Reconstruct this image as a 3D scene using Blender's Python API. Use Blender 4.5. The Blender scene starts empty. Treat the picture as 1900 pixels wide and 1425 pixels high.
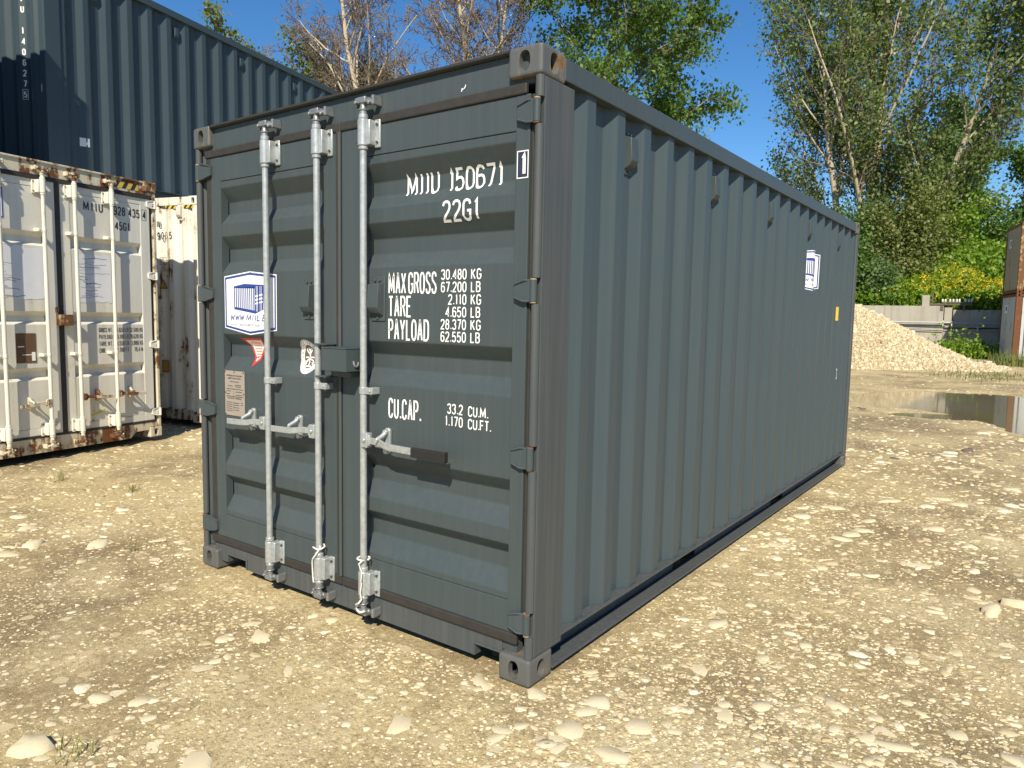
import bpy, bmesh, math, random
import numpy as np
from mathutils import Matrix, Vector
random.seed(7)
rng = np.random.default_rng(11)
R = math.radians
scene = bpy.context.scene
col = scene.collection

# ------------------------------------------------------------------ camera
cam_d = bpy.data.cameras.new('camera')
cam = bpy.data.objects.new('camera', cam_d); col.objects.link(cam)
CAM = Vector((1.60668, -2.36239, 1.53561))
ax = [(0.80728368, 0.58988346, 0.01818145), (-0.06880008, 0.06346942, 0.99560945), (0.58613959, -0.80499014, 0.09182186)]
M = Matrix.Identity(4)
for j in range(3):
    for i in range(3):
        M[i][j] = ax[j][i]
M.translation = CAM
cam.matrix_world = M
cam_d.sensor_width = 36; cam_d.lens = 25.305; cam_d.sensor_fit = 'HORIZONTAL'
cam_d.clip_start = 0.05; cam_d.clip_end = 3000
scene.camera = cam

# ------------------------------------------------------------------ sky and sun
SUN_AZ, SUN_EL = 32.0, 41.0           # sun stands right of and behind the camera
w = bpy.data.worlds.new('World'); scene.world = w; w.use_nodes = True
wn = w.node_tree
bg = wn.nodes['Background']
sky = wn.nodes.new('ShaderNodeTexSky'); sky.sky_type = 'NISHITA'; sky.sun_disc = False
sky.sun_elevation = R(SUN_EL); sky.sun_rotation = R(180 - SUN_AZ)
sky.air_density = 1.0; sky.dust_density = 0.0; sky.ozone_density = 5.5; sky.altitude = 0
hs = wn.nodes.new('ShaderNodeHueSaturation'); hs.inputs['Saturation'].default_value = 1.20
wn.links.new(sky.outputs[0], hs.inputs['Color']); wn.links.new(hs.outputs[0], bg.inputs[0]); bg.inputs[1].default_value = 0.100
sl = bpy.data.lights.new('sun', 'SUN'); sl.energy = 5.0; sl.angle = R(0.53); sl.color = (1.0, 0.915, 0.75)
so = bpy.data.objects.new('sun', sl); col.objects.link(so)
sd = Vector((-math.sin(R(SUN_AZ)) * math.cos(R(SUN_EL)), math.cos(R(SUN_AZ)) * math.cos(R(SUN_EL)), -math.sin(R(SUN_EL))))
so.rotation_euler = sd.to_track_quat('-Z', 'Y').to_euler(); so.location = (10, -20, 20)
scene.view_settings.view_transform = 'Standard'; scene.view_settings.look = 'None'
scene.view_settings.gamma = 1.0; scene.view_settings.exposure = 0.42
scene.view_settings.use_curve_mapping = False

# ------------------------------------------------------------------ materials
class NT:
    def __init__(s, name):
        s.m = bpy.data.materials.new(name); s.m.use_nodes = True
        s.t = s.m.node_tree; s.b = s.t.nodes['Principled BSDF']; s.out = s.t.nodes['Material Output']
        s._co = None
    def n(s, typ, **k):
        x = s.t.nodes.new('ShaderNode' + typ)
        for a, v in k.items(): setattr(x, a, v)
        return x
    def l(s, a, b): s.t.links.new(a, b)
    def co(s):
        if s._co is None: s._co = s.n('TexCoord').outputs['Object']
        return s._co
    def map(s, sc, loc=(0, 0, 0)):
        m = s.n('Mapping'); m.inputs['Scale'].default_value = sc; m.inputs['Location'].default_value = loc
        s.l(s.co(), m.inputs[0]); return m.outputs[0]
    def noise(s, scale, detail=4, rough=.55, vec=None, dist=0.0):
        x = s.n('TexNoise'); x.inputs['Scale'].default_value = scale; x.inputs['Detail'].default_value = detail
        x.inputs['Roughness'].default_value = rough; x.inputs['Distortion'].default_value = dist
        s.l(vec if vec is not None else s.co(), x.inputs['Vector']); return x.outputs['Fac']
    def voro(s, scale, feature='F1', vec=None):
        x = s.n('TexVoronoi'); x.feature = feature; x.inputs['Scale'].default_value = scale
        s.l(vec if vec is not None else s.co(), x.inputs['Vector']); return x
    def ramp(s, fac, stops, interp='LINEAR'):
        r = s.n('ValToRGB'); r.color_ramp.interpolation = interp; e = r.color_ramp.elements
        while len(e) < len(stops): e.new(.5)
        for i, (p, c) in enumerate(stops):
            e[i].position = p; e[i].color = (c, c, c, 1) if not isinstance(c, tuple) else (*c, 1)
        s.l(fac, r.inputs[0]); return r.outputs[0]
    def mix(s, fac, a, b, mode='MIX'):
        x = s.n('Mix'); x.data_type = 'RGBA'; x.blend_type = mode
        for sock, v in ((x.inputs[0], fac), (x.inputs[6], a), (x.inputs[7], b)):
            if isinstance(v, (int, float)): sock.default_value = v
            elif isinstance(v, tuple): sock.default_value = (*v, 1)
            else: s.l(v, sock)
        return x.outputs[2]
    def math(s, op, a, b=0.0, clamp=False):
        x = s.n('Math'); x.operation = op; x.use_clamp = clamp
        for sock, v in ((x.inputs[0], a), (x.inputs[1], b)):
            if isinstance(v, (int, float)): sock.default_value = v
            else: s.l(v, sock)
        return x.outputs[0]
    def bump(s, h, strength=.3, dist=.01):
        x = s.n('Bump'); x.inputs['Strength'].default_value = strength; x.inputs['Distance'].default_value = dist
        s.l(h, x.inputs['Height']); s.l(x.outputs[0], s.b.inputs['Normal']); return x
    def set(s, **k):
        for a, v in k.items():
            sock = s.b.inputs[{'base': 'Base Color', 'rough': 'Roughness', 'metal': 'Metallic', 'ior': 'IOR', 'spec': 'Specular IOR Level'}[a]]
            if isinstance(v, (int, float)): sock.default_value = v
            elif isinstance(v, tuple): sock.default_value = (*v, 1)
            else: s.l(v, sock)
        return s.m
    def isl(s): return s.n('NewGeometry').outputs['Random Per Island']

def m_dark(name, c=(0.052, 0.069, 0.073), dust=(0.105, 0.108, 0.104), amt=.28, rough=.42):
    t = NT(name)
    st = t.noise(1.0, 5, .6, t.map((38, 38, 1.1)))
    pt = t.noise(1.3, 4, .6)
    f = t.math('MULTIPLY', t.ramp(st, [(.42, 0.0), (.80, 1.0)]), amt)
    f2 = t.math('ADD', f, t.math('MULTIPLY', t.ramp(pt, [(.40, 0.0), (.75, 1.0)]), amt * .45), True)
    sp = t.ramp(t.noise(70, 2, .5), [(.73, 0.0), (.77, 1.0)])
    f3 = t.math('ADD', f2, t.math('MULTIPLY', sp, .25), True)
    base = t.mix(f3, c, dust)
    rg = t.math('ADD', t.math('MULTIPLY', pt, .22), rough - .08)
    t.bump(t.math('ADD', t.noise(7, 2, .5), t.math('MULTIPLY', t.noise(1.9, 1, .5), 1.6)), .08, .01)
    return t.set(base=base, rough=rg, spec=.30)
def m_worn(name, base, amt, rust=(0.19, 0.070, 0.022), dirt=(0.33, 0.27, 0.18), scale=3.0, dirtamt=.35):
    t = NT(name)
    big = t.noise(scale, 8, .68)
    stv = t.noise(1.0, 6, .65, t.map((11, 11, .9)))
    sp = t.noise(22, 4, .6)
    s1 = t.math('ADD', t.math('MULTIPLY', big, .55), t.math('MULTIPLY', stv, .45))
    lo = .72 - amt * .30
    mask = t.ramp(t.math('ADD', s1, t.math('MULTIPLY', sp, .14)), [(lo, 0.0), (lo + .045, 1.0)])
    dm = t.math('MULTIPLY', t.ramp(stv, [(.35, 0.0), (.7, 1.0)]), dirtamt)
    halo = t.math('MULTIPLY', t.ramp(s1, [(lo - .13, 0.0), (lo, 1.0)]), .5)
    b1 = t.mix(dm, base, dirt)
    b2 = t.mix(halo, b1, (0.42, 0.25, 0.09))
    rc = t.mix(t.noise(30, 3, .6), rust, (rust[0] * .45, rust[1] * .45, rust[2] * .5))
    b3 = t.mix(mask, b2, rc)
    rg = t.math('ADD', t.math('MULTIPLY', mask, .35), .48, True)
    t.bump(t.math('ADD', t.math('MULTIPLY', mask, .6), t.math('MULTIPLY', t.noise(6, 3, .5), .6)), .25, .006)
    return t.set(base=b3, rough=rg)
def m_plain(name, c, rough=.5, metal=0.0, var=.25, scale=14, bump=.1):
    t = NT(name)
    n = t.noise(scale, 5, .6)
    b = t.mix(n, tuple(v * (1 - var) for v in c), tuple(min(1, v * (1 + var)) for v in c))
    if bump: t.bump(t.noise(scale * 3, 3, .6), bump, .004)
    return t.set(base=b, rough=rough, metal=metal)

MT = {}
MT['dark'] = m_dark('anthracite_paint')
MT['dark_side'] = m_dark('anthracite_side_paint', c=(0.052, 0.073, 0.082), amt=.18, rough=.40)
MT['dark_post'] = m_dark('dusty_anthracite_paint', c=(0.062, 0.070, 0.073), dust=(0.135, 0.133, 0.125), amt=.40, rough=.5)
MT['dark_rusty'] = m_worn('chipped_anthracite_paint', (0.085, 0.090, 0.088), .30, rust=(0.25, 0.105, 0.028), dirt=(0.15, 0.14, 0.12), scale=9)
MT['dark_cast'] = m_worn('scuffed_anthracite_paint', (0.085, 0.090, 0.088), .10, rust=(0.23, 0.095, 0.028), dirt=(0.17, 0.155, 0.13), scale=9)
MT['navy'] = m_dark('blue_grey_paint', c=(0.042, 0.064, 0.077), dust=(0.07, .088, .098), amt=.18, rough=.42)
MT['galv'] = m_plain('galvanised_steel', (0.44, 0.46, 0.455), .36, .45, .42, 38, .2)
MT['galv_dark'] = m_plain('dull_galvanised_steel', (0.30, 0.31, 0.31), .40, .6, .35, 40, .15)
MT['bolt'] = m_plain('dark_bolt_steel', (0.10, 0.10, 0.10), .45, .6, .3, 60, .1)
MT['rubber'] = m_plain('dusty_black_rubber', (0.030, 0.027, 0.023), .7, 0, .45, 24, .2)
MT['grip'] = m_plain('ribbed_rubber_grip', (0.016, 0.015, 0.014), .6, 0, .4, 30, .3)
MT['cord'] = m_plain('white_cord', (0.74, 0.72, 0.66), .8, 0, .15, 60, .3)
MT['white_print'] = m_plain('white_print', (0.82, 0.82, 0.80), .45, 0, .06, 20, 0)
MT['black_print'] = m_plain('black_print', (0.025, 0.026, 0.028), .55, 0, .3, 20, 0)
MT['faded_print'] = m_plain('faded_black_print', (0.10, 0.10, 0.10), .6, 0, .5, 20, 0)
MT['blue_print'] = m_plain('blue_print', (0.022, 0.055, 0.27), .45, 0, .1, 20, 0)
MT['grey_print'] = m_plain('grey_print', (0.17, 0.18, 0.22), .5, 0, .1, 20, 0)
MT['navy_print'] = m_plain('navy_print', (0.030, 0.032, 0.055), .5, 0, .1, 20, 0)
MT['red_print'] = m_plain('red_print', (0.60, 0.05, 0.035), .5, 0, .15, 20, 0)
MT['gold_print'] = m_plain('brown_print', (0.13, 0.105, 0.07), .5, 0, .15, 40, 0)
MT['pink_print'] = m_plain('pale_pink_print', (0.78, 0.66, 0.60), .5, 0, .08, 20, 0)
MT['yellow_print'] = m_plain('yellow_print', (0.62, 0.44, 0.05), .5, 0, .25, 18, 0)
MT['orange_print'] = m_plain('orange_print', (0.55, 0.27, 0.04), .5, 0, .2, 18, 0)
MT['plate'] = m_plain('anodised_plate', (0.44, 0.37, 0.31), .42, .35, .12, 12, .05)
MT['brown_plate'] = m_plain('brown_metal_plate', (0.13, 0.075, 0.035), .6, .1, .3, 14, .05)
MT['paper'] = m_plain('weathered_white_vinyl', (0.66, 0.67, 0.69), .6, 0, .1, 5, .1)
MT['white'] = m_worn('weathered_white_paint', (0.66, 0.64, 0.56), .06, dirtamt=.22)
MT['white_rod'] = m_worn('cream_rod_paint', (0.72, 0.69, 0.58), .03, scale=6, dirtamt=.15)
MT['white_rust'] = m_worn('rusting_white_paint', (0.62, 0.58, 0.44), .52, scale=4)
MT['white_streak'] = m_worn('rust_streaked_white_paint', (0.74, 0.72, 0.64), .30, scale=2.2, dirtamt=.2)
MT['rust'] = m_worn('heavy_rust', (0.36, 0.25, 0.13), .72, rust=(0.20, 0.085, 0.028), scale=6)
MT['beige_box'] = m_worn('weathered_beige_paint', (0.36, 0.30, 0.19), .22, scale=2)
MT['grey_box'] = m_worn('weathered_grey_white_paint', (0.50, 0.53, 0.54), .22, scale=3)
MT['rust_post'] = m_worn('rusted_post_paint', (0.25, 0.10, 0.04), .9, scale=3)
MT['inside'] = m_plain('dark_interior', (0.03, 0.028, 0.025), .8, 0, .3, 8, .1)

def m_ground():
    t = NT('sandy_gravel')
    big = t.noise(.55, 4, .62, dist=.4)
    mid = t.noise(2.6, 4, .66)
    fin = t.noise(46, 4, .72)
    grit = t.noise(190, 2, .75)
    c = t.mix(t.ramp(big, [(.38, 0.0), (.56, 1.0)]), (0.230, 0.170, 0.088), (0.54, 0.425, 0.215))
    c = t.mix(t.math('MULTIPLY', t.ramp(mid, [(.50, 0.0), (.72, 1.0)]), .75), c, (0.190, 0.135, 0.070))
    pale = t.ramp(t.noise(1.1, 5, .6, t.map((1, 1, 1), (7, 3, 0))), [(.50, 0.0), (.70, 1.0)])
    c = t.mix(t.math('MULTIPLY', pale, .80), c, (0.68, 0.565, 0.325))
    c = t.mix(t.math('MULTIPLY', t.ramp(fin, [(.34, 1.0), (.52, 0.0)]), .65), c, (0.15, 0.108, 0.058))
    c = t.mix(t.math('MULTIPLY', t.ramp(fin, [(.55, 0.0), (.70, 1.0)]), .70), c, (0.66, 0.54, 0.33))
    c = t.mix(t.math('MULTIPLY', t.ramp(grit, [(.38, 1.0), (.52, 0.0)]), .50), c, (0.17, 0.125, 0.07))
    c = t.mix(t.math('MULTIPLY', t.ramp(grit, [(.54, 0.0), (.66, 1.0)]), .45), c, (0.68, 0.56, 0.35))
    # small bedded chips: voronoi cells, only some of them stones
    h = t.math('MULTIPLY', fin, .5)
    for sc, thr, prob, dst in ((11, .30, .60, .16), (30, .33, .52, .10)):
        wv = t.n('VectorMath', operation='ADD'); nz = t.n('TexNoise'); nz.inputs['Scale'].default_value = sc * 1.1; nz.inputs['Detail'].default_value = 2
        t.l(t.co(), nz.inputs['Vector'])
        sc_ = t.n('VectorMath', operation='SCALE'); t.l(nz.outputs['Color'], sc_.inputs[0]); sc_.inputs['Scale'].default_value = .55 / sc
        t.l(t.co(), wv.inputs[0]); t.l(sc_.outputs[0], wv.inputs[1])
        v = t.voro(sc, vec=wv.outputs[0])
        sep = t.n('SeparateColor'); t.l(v.outputs['Color'], sep.inputs[0])
        on = t.math('GREATER_THAN', sep.outputs[0], prob)
        rad = t.math('MULTIPLY', sep.outputs[1], thr)
        disc = t.math('MULTIPLY', on, t.math('LESS_THAN', v.outputs['Distance'], t.math('ADD', rad, .12)))
        cc = t.mix(sep.outputs[2], (0.50, 0.39, 0.22), (0.76, 0.67, 0.47))
        c = t.mix(t.math('MULTIPLY', disc, .85), c, cc)
        h = t.math('ADD', h, t.math('MULTIPLY', disc, .45))
    t.bump(t.math('ADD', h, t.math('MULTIPLY', grit, .3)), .75, .012)
    return t.set(base=c, rough=.93, spec=.25)
MT['ground'] = m_ground()
def m_stone(name, a, b, c_):
    t = NT(name)
    r = t.isl()
    c = t.ramp(r, [(0.0, a), (.5, b), (1.0, c_)])
    c = t.mix(t.math('MULTIPLY', t.ramp(t.noise(28, 5, .65), [(.48, 0.0), (.72, 1.0)]), .45), c, (0.36, 0.28, 0.17))
    t.bump(t.noise(55, 4, .65), .45, .006)
    return t.set(base=c, rough=.85, spec=.3)
MT['stone'] = m_stone('limestone', (0.46, 0.36, 0.20), (0.68, 0.57, 0.37), (0.80, 0.71, 0.52))
MT['pebble'] = m_stone('limestone_chips', (0.38, 0.285, 0.15), (0.60, 0.48, 0.28), (0.76, 0.66, 0.46))
MT['pile'] = m_stone('crushed_limestone', (0.38, 0.30, 0.17), (0.52, 0.425, 0.265), (0.66, 0.575, 0.41))
MT['pile_base'] = m_plain('crushed_limestone_fines', (0.40, 0.315, 0.18), .95, 0, .45, 9, .8)
MT['concrete'] = None
def m_conc():
    t = NT('weathered_concrete')
    c = t.mix(t.noise(1.2, 6, .65), (0.30, 0.275, 0.225), (0.47, 0.44, 0.37))
    st = t.noise(1.0, 5, .6, t.map((5, 5, .35)))
    c = t.mix(t.math('MULTIPLY', t.ramp(st, [(.5, 0.0), (.75, 1.0)]), .6), c, (0.20, 0.18, 0.15))
    t.bump(t.noise(18, 5, .6), .3, .01)
    return t.set(base=c, rough=.9)
MT['concrete'] = m_conc()
def m_water():
    t = NT('muddy_water')
    c = t.mix(t.ramp(t.noise(.9, 4, .6), [(.5, 0.0), (.72, 1.0)]), (0.17, 0.135, 0.080), (0.16, 0.165, 0.035))
    t.bump(t.noise(6, 2, .5), .015, .01)
    return t.set(base=c, rough=.06, ior=1.33)
MT['water'] = m_water()
def m_leaf(name, a, b, c_, trans=.38):
    t = NT(name)
    c = t.ramp(t.isl(), [(0.0, a), (.55, b), (1.0, c_)])
    d = t.b; d.inputs['Roughness'].default_value = .5; d.inputs['Specular IOR Level'].default_value = .35
    t.l(c, d.inputs['Base Color'])
    tr = t.n('BsdfTranslucent'); t.l(t.mix(1.0, c, (1.25, 1.35, .55), 'MULTIPLY'), tr.inputs[0])
    ms = t.n('MixShader'); ms.inputs[0].default_value = trans
    t.l(d.outputs[0], ms.inputs[1]); t.l(tr.outputs[0], ms.inputs[2]); t.l(ms.outputs[0], t.out.inputs[0])
    return t.m
MT['leaf'] = m_leaf('poplar_leaves', (0.060, 0.125, 0.020), (0.110, 0.195, 0.034), (0.180, 0.250, 0.065))
MT['leaf_pale'] = m_leaf('aspen_leaves', (0.085, 0.145, 0.036), (0.150, 0.215, 0.058), (0.235, 0.270, 0.100))
MT['leaf_birch'] = m_leaf('birch_leaves', (0.080, 0.150, 0.050), (0.135, 0.21, 0.075), (0.19, 0.25, 0.11))
MT['leaf_olive'] = m_leaf('willow_leaves', (0.12, 0.16, 0.035), (0.19, 0.22, 0.06), (0.26, 0.27, 0.10))
MT['herb'] = m_leaf('meadow_herb_leaves', (0.09, 0.18, 0.016), (0.18, 0.30, 0.024), (0.29, 0.38, 0.05))
MT['grass'] = m_leaf('grass_blades', (0.09, 0.12, 0.03), (0.16, 0.20, 0.05), (0.26, 0.25, 0.09), .25)
MT['flower'] = m_leaf('yellow_petals', (0.55, 0.44, 0.02), (0.70, 0.55, 0.03), (0.80, 0.66, 0.06), .25)
def m_bark(name, a, b, dark=(0.05, 0.042, 0.034)):
    t = NT(name)
    c = t.mix(t.noise(1.5, 5, .6, t.map((4, 4, 1))), a, b)
    c = t.mix(t.ramp(t.noise(1.0, 5, .65, t.map((7, 7, 16))), [(.56, 0.0), (.66, .8)]), c, dark)
    t.bump(t.noise(24, 4, .6), .5, .02)
    return t.set(base=c, rough=.88)
MT['bark_pale'] = m_bark('pale_bark', (0.36, 0.30, 0.21), (0.54, 0.46, 0.33))
MT['bark'] = m_bark('grey_brown_bark', (0.17, 0.14, 0.10), (0.29, 0.25, 0.185))
MT['twig'] = m_bark('dry_twigs', (0.15, 0.115, 0.085), (0.26, 0.20, 0.15))
MT['soil'] = m_plain('bank_soil', (0.075, 0.095, 0.03), .95, 0, .5, 2, .4)
MT['wood'] = m_plain('weathered_plank', (0.13, 0.10, 0.075), .85, 0, .3, 9, .3)
MT['porcelain'] = m_plain('white_porcelain', (0.80, 0.80, 0.78), .2, 0, .05, 9, 0)
MT['pipe'] = m_plain('grey_conduit', (0.40, 0.40, 0.39), .5, .2, .2, 9, .1)
MT['pipe_dark'] = m_plain('black_cable', (0.03, 0.03, 0.03), .6, 0, .2, 9, .1)

# ------------------------------------------------------------------ mesh helpers
def put(name, me, mat=None, parent=None):
    o = bpy.data.objects.new(name, me)
    if mat is not None and not me.materials: me.materials.append(MT[mat] if isinstance(mat, str) else mat)
    col.objects.link(o)
    if parent is not None: o.parent = parent
    return o
def tag(o, label=None, cat=None, group=None, kind=None):
    for k, v in (('label', label), ('category', cat), ('group', group), ('kind', kind)):
        if v: o[k] = v
    return o
def empty(name, loc=(0, 0, 0), rz=0.0):
    o = bpy.data.objects.new(name, None); o.empty_display_size = .2
    o.location = loc; o.rotation_euler = (0, 0, rz); col.objects.link(o); return o
class MB:
    def __init__(s): s.v = []; s.f = []; s.sm = []
    def add(s, vs, fs, smooth=False):
        b = len(s.v); s.v += [tuple(v) for v in vs]
        for f in fs: s.f.append(tuple(i + b for i in f)); s.sm.append(smooth)
        return s
    def box(s, x0, x1, y0, y1, z0, z1):
        if x0 > x1: x0, x1 = x1, x0
        if y0 > y1: y0, y1 = y1, y0
        if z0 > z1: z0, z1 = z1, z0
        return s.add([(x0, y0, z0), (x1, y0, z0), (x1, y1, z0), (x0, y1, z0), (x0, y0, z1), (x1, y0, z1), (x1, y1, z1), (x0, y1, z1)],
                     [(0, 3, 2, 1), (4, 5, 6, 7), (0, 1, 5, 4), (1, 2, 6, 5), (2, 3, 7, 6), (3, 0, 4, 7)])
    def prism(s, poly, axis, a, b):
        # poly: 2D points ; axis x: (y,z)  y: (x,z)  z: (x,y)
        n = len(poly)
        def P(p, t): return (t, p[0], p[1]) if axis == 'x' else (p[0], t, p[1]) if axis == 'y' else (p[0], p[1], t)
        ar = sum(poly[i][0] * poly[(i + 1) % n][1] - poly[(i + 1) % n][0] * poly[i][1] for i in range(n))
        flip = (ar > 0) if axis != 'y' else (ar < 0)
        vs = [P(p, a) for p in poly] + [P(p, b) for p in poly]
        if a > b: flip = not flip
        A = tuple(range(n)); B = tuple(range(n, 2 * n))
        fs = [A[::-1], B] + [(i, (i + 1) % n, n + (i + 1) % n, n + i) for i in range(n)]
        if not flip: fs = [f[::-1] for f in fs]
        return s.add(vs, fs)
    def tube(s, pts, r, k=10, cap=True, closed=False):
        pts = [Vector(p) for p in pts]; n = len(pts)
        rs = r if isinstance(r, (list, tuple)) else [r] * n
        vs = []; up = None
        for i in range(n):
            if closed: d = pts[(i + 1) % n] - pts[i - 1]
            else: d = pts[min(i + 1, n - 1)] - pts[max(i - 1, 0)]
            d.normalize()
            if up is None:
                up = Vector((0, 0, 1)) if abs(d.z) < .9 else Vector((1, 0, 0))
            x = up.cross(d)
            if x.length < 1e-6: x = Vector((1, 0, 0))
            x.normalize(); y = d.cross(x); up = y.copy() if abs(d.dot(Vector((0, 0, 1)))) < .9 else up
            for j in range(k):
                a = 2 * math.pi * j / k
                vs.append(pts[i] + (x * math.cos(a) + y * math.sin(a)) * rs[i])
        fs = []
        for i in range(n if closed else n - 1):
            i2 = (i + 1) % n
            for j in range(k):
                j2 = (j + 1) % k
                fs.append((i * k + j, i * k + j2, i2 * k + j2, i2 * k + j))
        b = len(s.v); s.add(vs, fs, True)
        if cap and not closed:
            s.f.append(tuple(b + j for j in range(k))[::-1]); s.sm.append(False)
            s.f.append(tuple(b + (n - 1) * k + j for j in range(k))); s.sm.append(False)
        return s
    def cyl(s, p0, p1, r, k=12): return s.tube([p0, p1], r, k)
    def ball(s, c, r, sx=1, sy=1, sz=1, k=8):
        pts = []; fs = []
        rings = 5
        for i in range(rings + 1):
            a = math.pi * i / rings
            for j in range(k):
                b = 2 * math.pi * j / k
                pts.append((c[0] + r * sx * math.sin(a) * math.cos(b), c[1] + r * sy * math.sin(a) * math.sin(b), c[2] + r * sz * math.cos(a)))
        for i in range(rings):
            for j in range(k):
                fs.append((i * k + j, (i + 1) * k + j, (i + 1) * k + (j + 1) % k, i * k + (j + 1) % k))
        return s.add(pts, fs, True)
    def mesh(s, name, weld=False):
        me = bpy.data.meshes.new(name); me.from_pydata(s.v, [], s.f)
        me.polygons.foreach_set('use_smooth', s.sm)
        me.update()
        if any(s.sm): me.set_sharp_from_angle(angle=R(42))
        return me
    def build(s, name, mat, parent=None, bevel=0.0, seg=2):
        me = s.mesh(name)
        o = put(name, me, mat, parent)
        if bevel:
            md = o.modifiers.new('bevel', 'BEVEL'); md.width = bevel; md.segments = seg; md.limit_method = 'ANGLE'; md.angle_limit = R(40)
            md.harden_normals = False
        return o
def np_mesh(name, verts, quads=None, tris=None, smooth=False):
    me = bpy.data.meshes.new(name)
    verts = np.asarray(verts, np.float32); nq = 0 if quads is None else len(quads); nt = 0 if tris is None else len(tris)
    me.vertices.add(len(verts)); me.vertices.foreach_set('co', verts.ravel())
    idx = []; 
    if nq: idx.append(np.asarray(quads, np.int32).ravel())
    if nt: idx.append(np.asarray(tris, np.int32).ravel())
    li = np.concatenate(idx); me.loops.add(len(li)); me.loops.foreach_set('vertex_index', li)
    st = np.concatenate([np.arange(nq) * 4, nq * 4 + np.arange(nt) * 3]).astype(np.int32)
    me.polygons.add(nq + nt); me.polygons.foreach_set('loop_start', st)
    if smooth: me.polygons.foreach_set('use_smooth', np.ones(nq + nt, bool))
    me.update(calc_edges=True); me.validate(); return me

# ------------------------------------------------------------------ stroke lettering
G = {}
def g(ch, *st, w=4): G[ch] = (w, st)
O_ = [(2, 0), (2.8, .15), (3.6, .9), (4, 2.2), (4, 5.8), (3.6, 7.1), (2.8, 7.85), (2, 8), (1.2, 7.85), (.4, 7.1), (0, 5.8), (0, 2.2), (.4, .9), (1.2, .15), (2, 0)]
g('0', O_); g('O', O_)
g('1', [(.7, 6.6), (1.6, 8), (1.6, 0)], w=2.6); g('I', [(1.1, 0), (1.1, 8)], w=2.2)
g('2', [(0, 6.3), (.4, 7.5), (1.4, 8), (2.6, 8), (3.6, 7.5), (4, 6.4), (3.9, 5.2), (3.2, 3.9), (.2, .6), (0, 0), (4, 0)])
g('3', [(0, 6.6), (.5, 7.6), (1.5, 8), (2.6, 8), (3.6, 7.5), (3.9, 6.2), (3.4, 4.8), (2.2, 4.3)], [(2.2, 4.3), (3.5, 3.8), (4, 2.4), (3.6, .7), (2.6, 0), (1.4, 0), (.4, .5), (0, 1.5)])
g('4', [(3.1, 0), (3.1, 8), (0, 2.3), (4.2, 2.3)])
g('5', [(3.8, 8), (.5, 8), (.2, 4.4), (1.2, 4.9), (2.6, 4.9), (3.6, 4.2), (4, 2.6), (3.6, .8), (2.6, 0), (1.3, 0), (.4, .5), (0, 1.5)])
g('6', [(3.8, 6.8), (3.3, 7.7), (2.4, 8), (1.5, 8), (.5, 7.4), (0, 5.8), (0, 1.8), (.5, .5), (1.5, 0), (2.6, 0), (3.5, .5), (4, 1.8), (4, 3.2), (3.5, 4.3), (2.6, 4.7), (1.4, 4.7), (.75, 4.4)])
g('7', [(0, 8), (4, 8), (1.6, 0)])
g('8', [(1.5, 4.3), (.5, 4.8), (.2, 6.2), (.6, 7.5), (1.6, 8), (2.4, 8), (3.4, 7.5), (3.8, 6.2), (3.5, 4.8), (2.5, 4.3), (1.5, 4.3)], [(1.5, 4.3), (.4, 3.8), (0, 2.2), (.4, .6), (1.5, 0), (2.5, 0), (3.6, .6), (4, 2.2), (3.6, 3.8), (2.5, 4.3)])
g('9', [(.2, 1.2), (.7, .3), (1.6, 0), (2.5, 0), (3.5, .6), (4, 2.2), (4, 6.2), (3.5, 7.5), (2.5, 8), (1.4, 8), (.5, 7.5), (0, 6.2), (0, 4.8), (.5, 3.7), (1.4, 3.3), (2.6, 3.3), (3.25, 3.6)])
g('A', [(0, 0), (1.9, 8), (2.1, 8), (4, 0)], [(.8, 2.4), (3.2, 2.4)])
g('B', [(0, 0), (0, 8), (2.6, 8), (3.5, 7.4), (3.8, 6.2), (3.4, 4.9), (2.4, 4.3), (0, 4.3)], [(2.4, 4.3), (3.6, 3.8), (4, 2.2), (3.6, .6), (2.6, 0), (0, 0)])
C_ = [(4, 6.2), (3.5, 7.5), (2.5, 8), (1.5, 8), (.5, 7.5), (0, 6.3), (0, 1.7), (.5, .5), (1.5, 0), (2.5, 0), (3.5, .5), (4, 1.8)]
g('C', C_); g('G', C_[:-1] + [(4, 1.8), (4, 3.6), (2.2, 3.6)])
g('D', [(0, 0), (0, 8), (2.3, 8), (3.5, 7.4), (4, 6), (4, 2), (3.5, .6), (2.3, 0), (0, 0)])
g('E', [(3.6, 8), (0, 8), (0, 0), (3.6, 0)], [(0, 4.2), (3, 4.2)], w=3.6); g('F', [(3.6, 8), (0, 8), (0, 0)], [(0, 4.2), (3, 4.2)], w=3.6)
g('J', [(2.6, 8), (2.6, 1.6), (2.2, .4), (1.3, 0), (.4, .4), (0, 1.4)], w=2.6)
g('K', [(0, 0), (0, 8)], [(3.8, 8), (.1, 3.6)], [(1.2, 4.7), (4, 0)]); g('L', [(0, 8), (0, 0), (3.4, 0)], w=3.4)
g('M', [(0, 0), (.2, 8), (2.8, 1.2), (5.4, 8), (5.6, 0)], w=5.6); g('N', [(0, 0), (0, 8), (4, 0), (4, 8)])
g('P', [(0, 0), (0, 8), (2.6, 8), (3.6, 7.4), (4, 6), (3.6, 4.5), (2.6, 3.9), (0, 3.9)])
g('R', [(0, 0), (0, 8), (2.6, 8), (3.6, 7.4), (3.9, 6), (3.6, 4.7), (2.6, 4.1), (0, 4.1)], [(2.4, 4.1), (4, 0)])
g('S', [(3.9, 6.4), (3.4, 7.6), (2.4, 8), (1.5, 8), (.5, 7.5), (.1, 6.2), (.5, 5), (3.4, 3.2), (4, 1.9), (3.5, .5), (2.5, 0), (1.4, 0), (.5, .5), (0, 1.7)])
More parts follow.
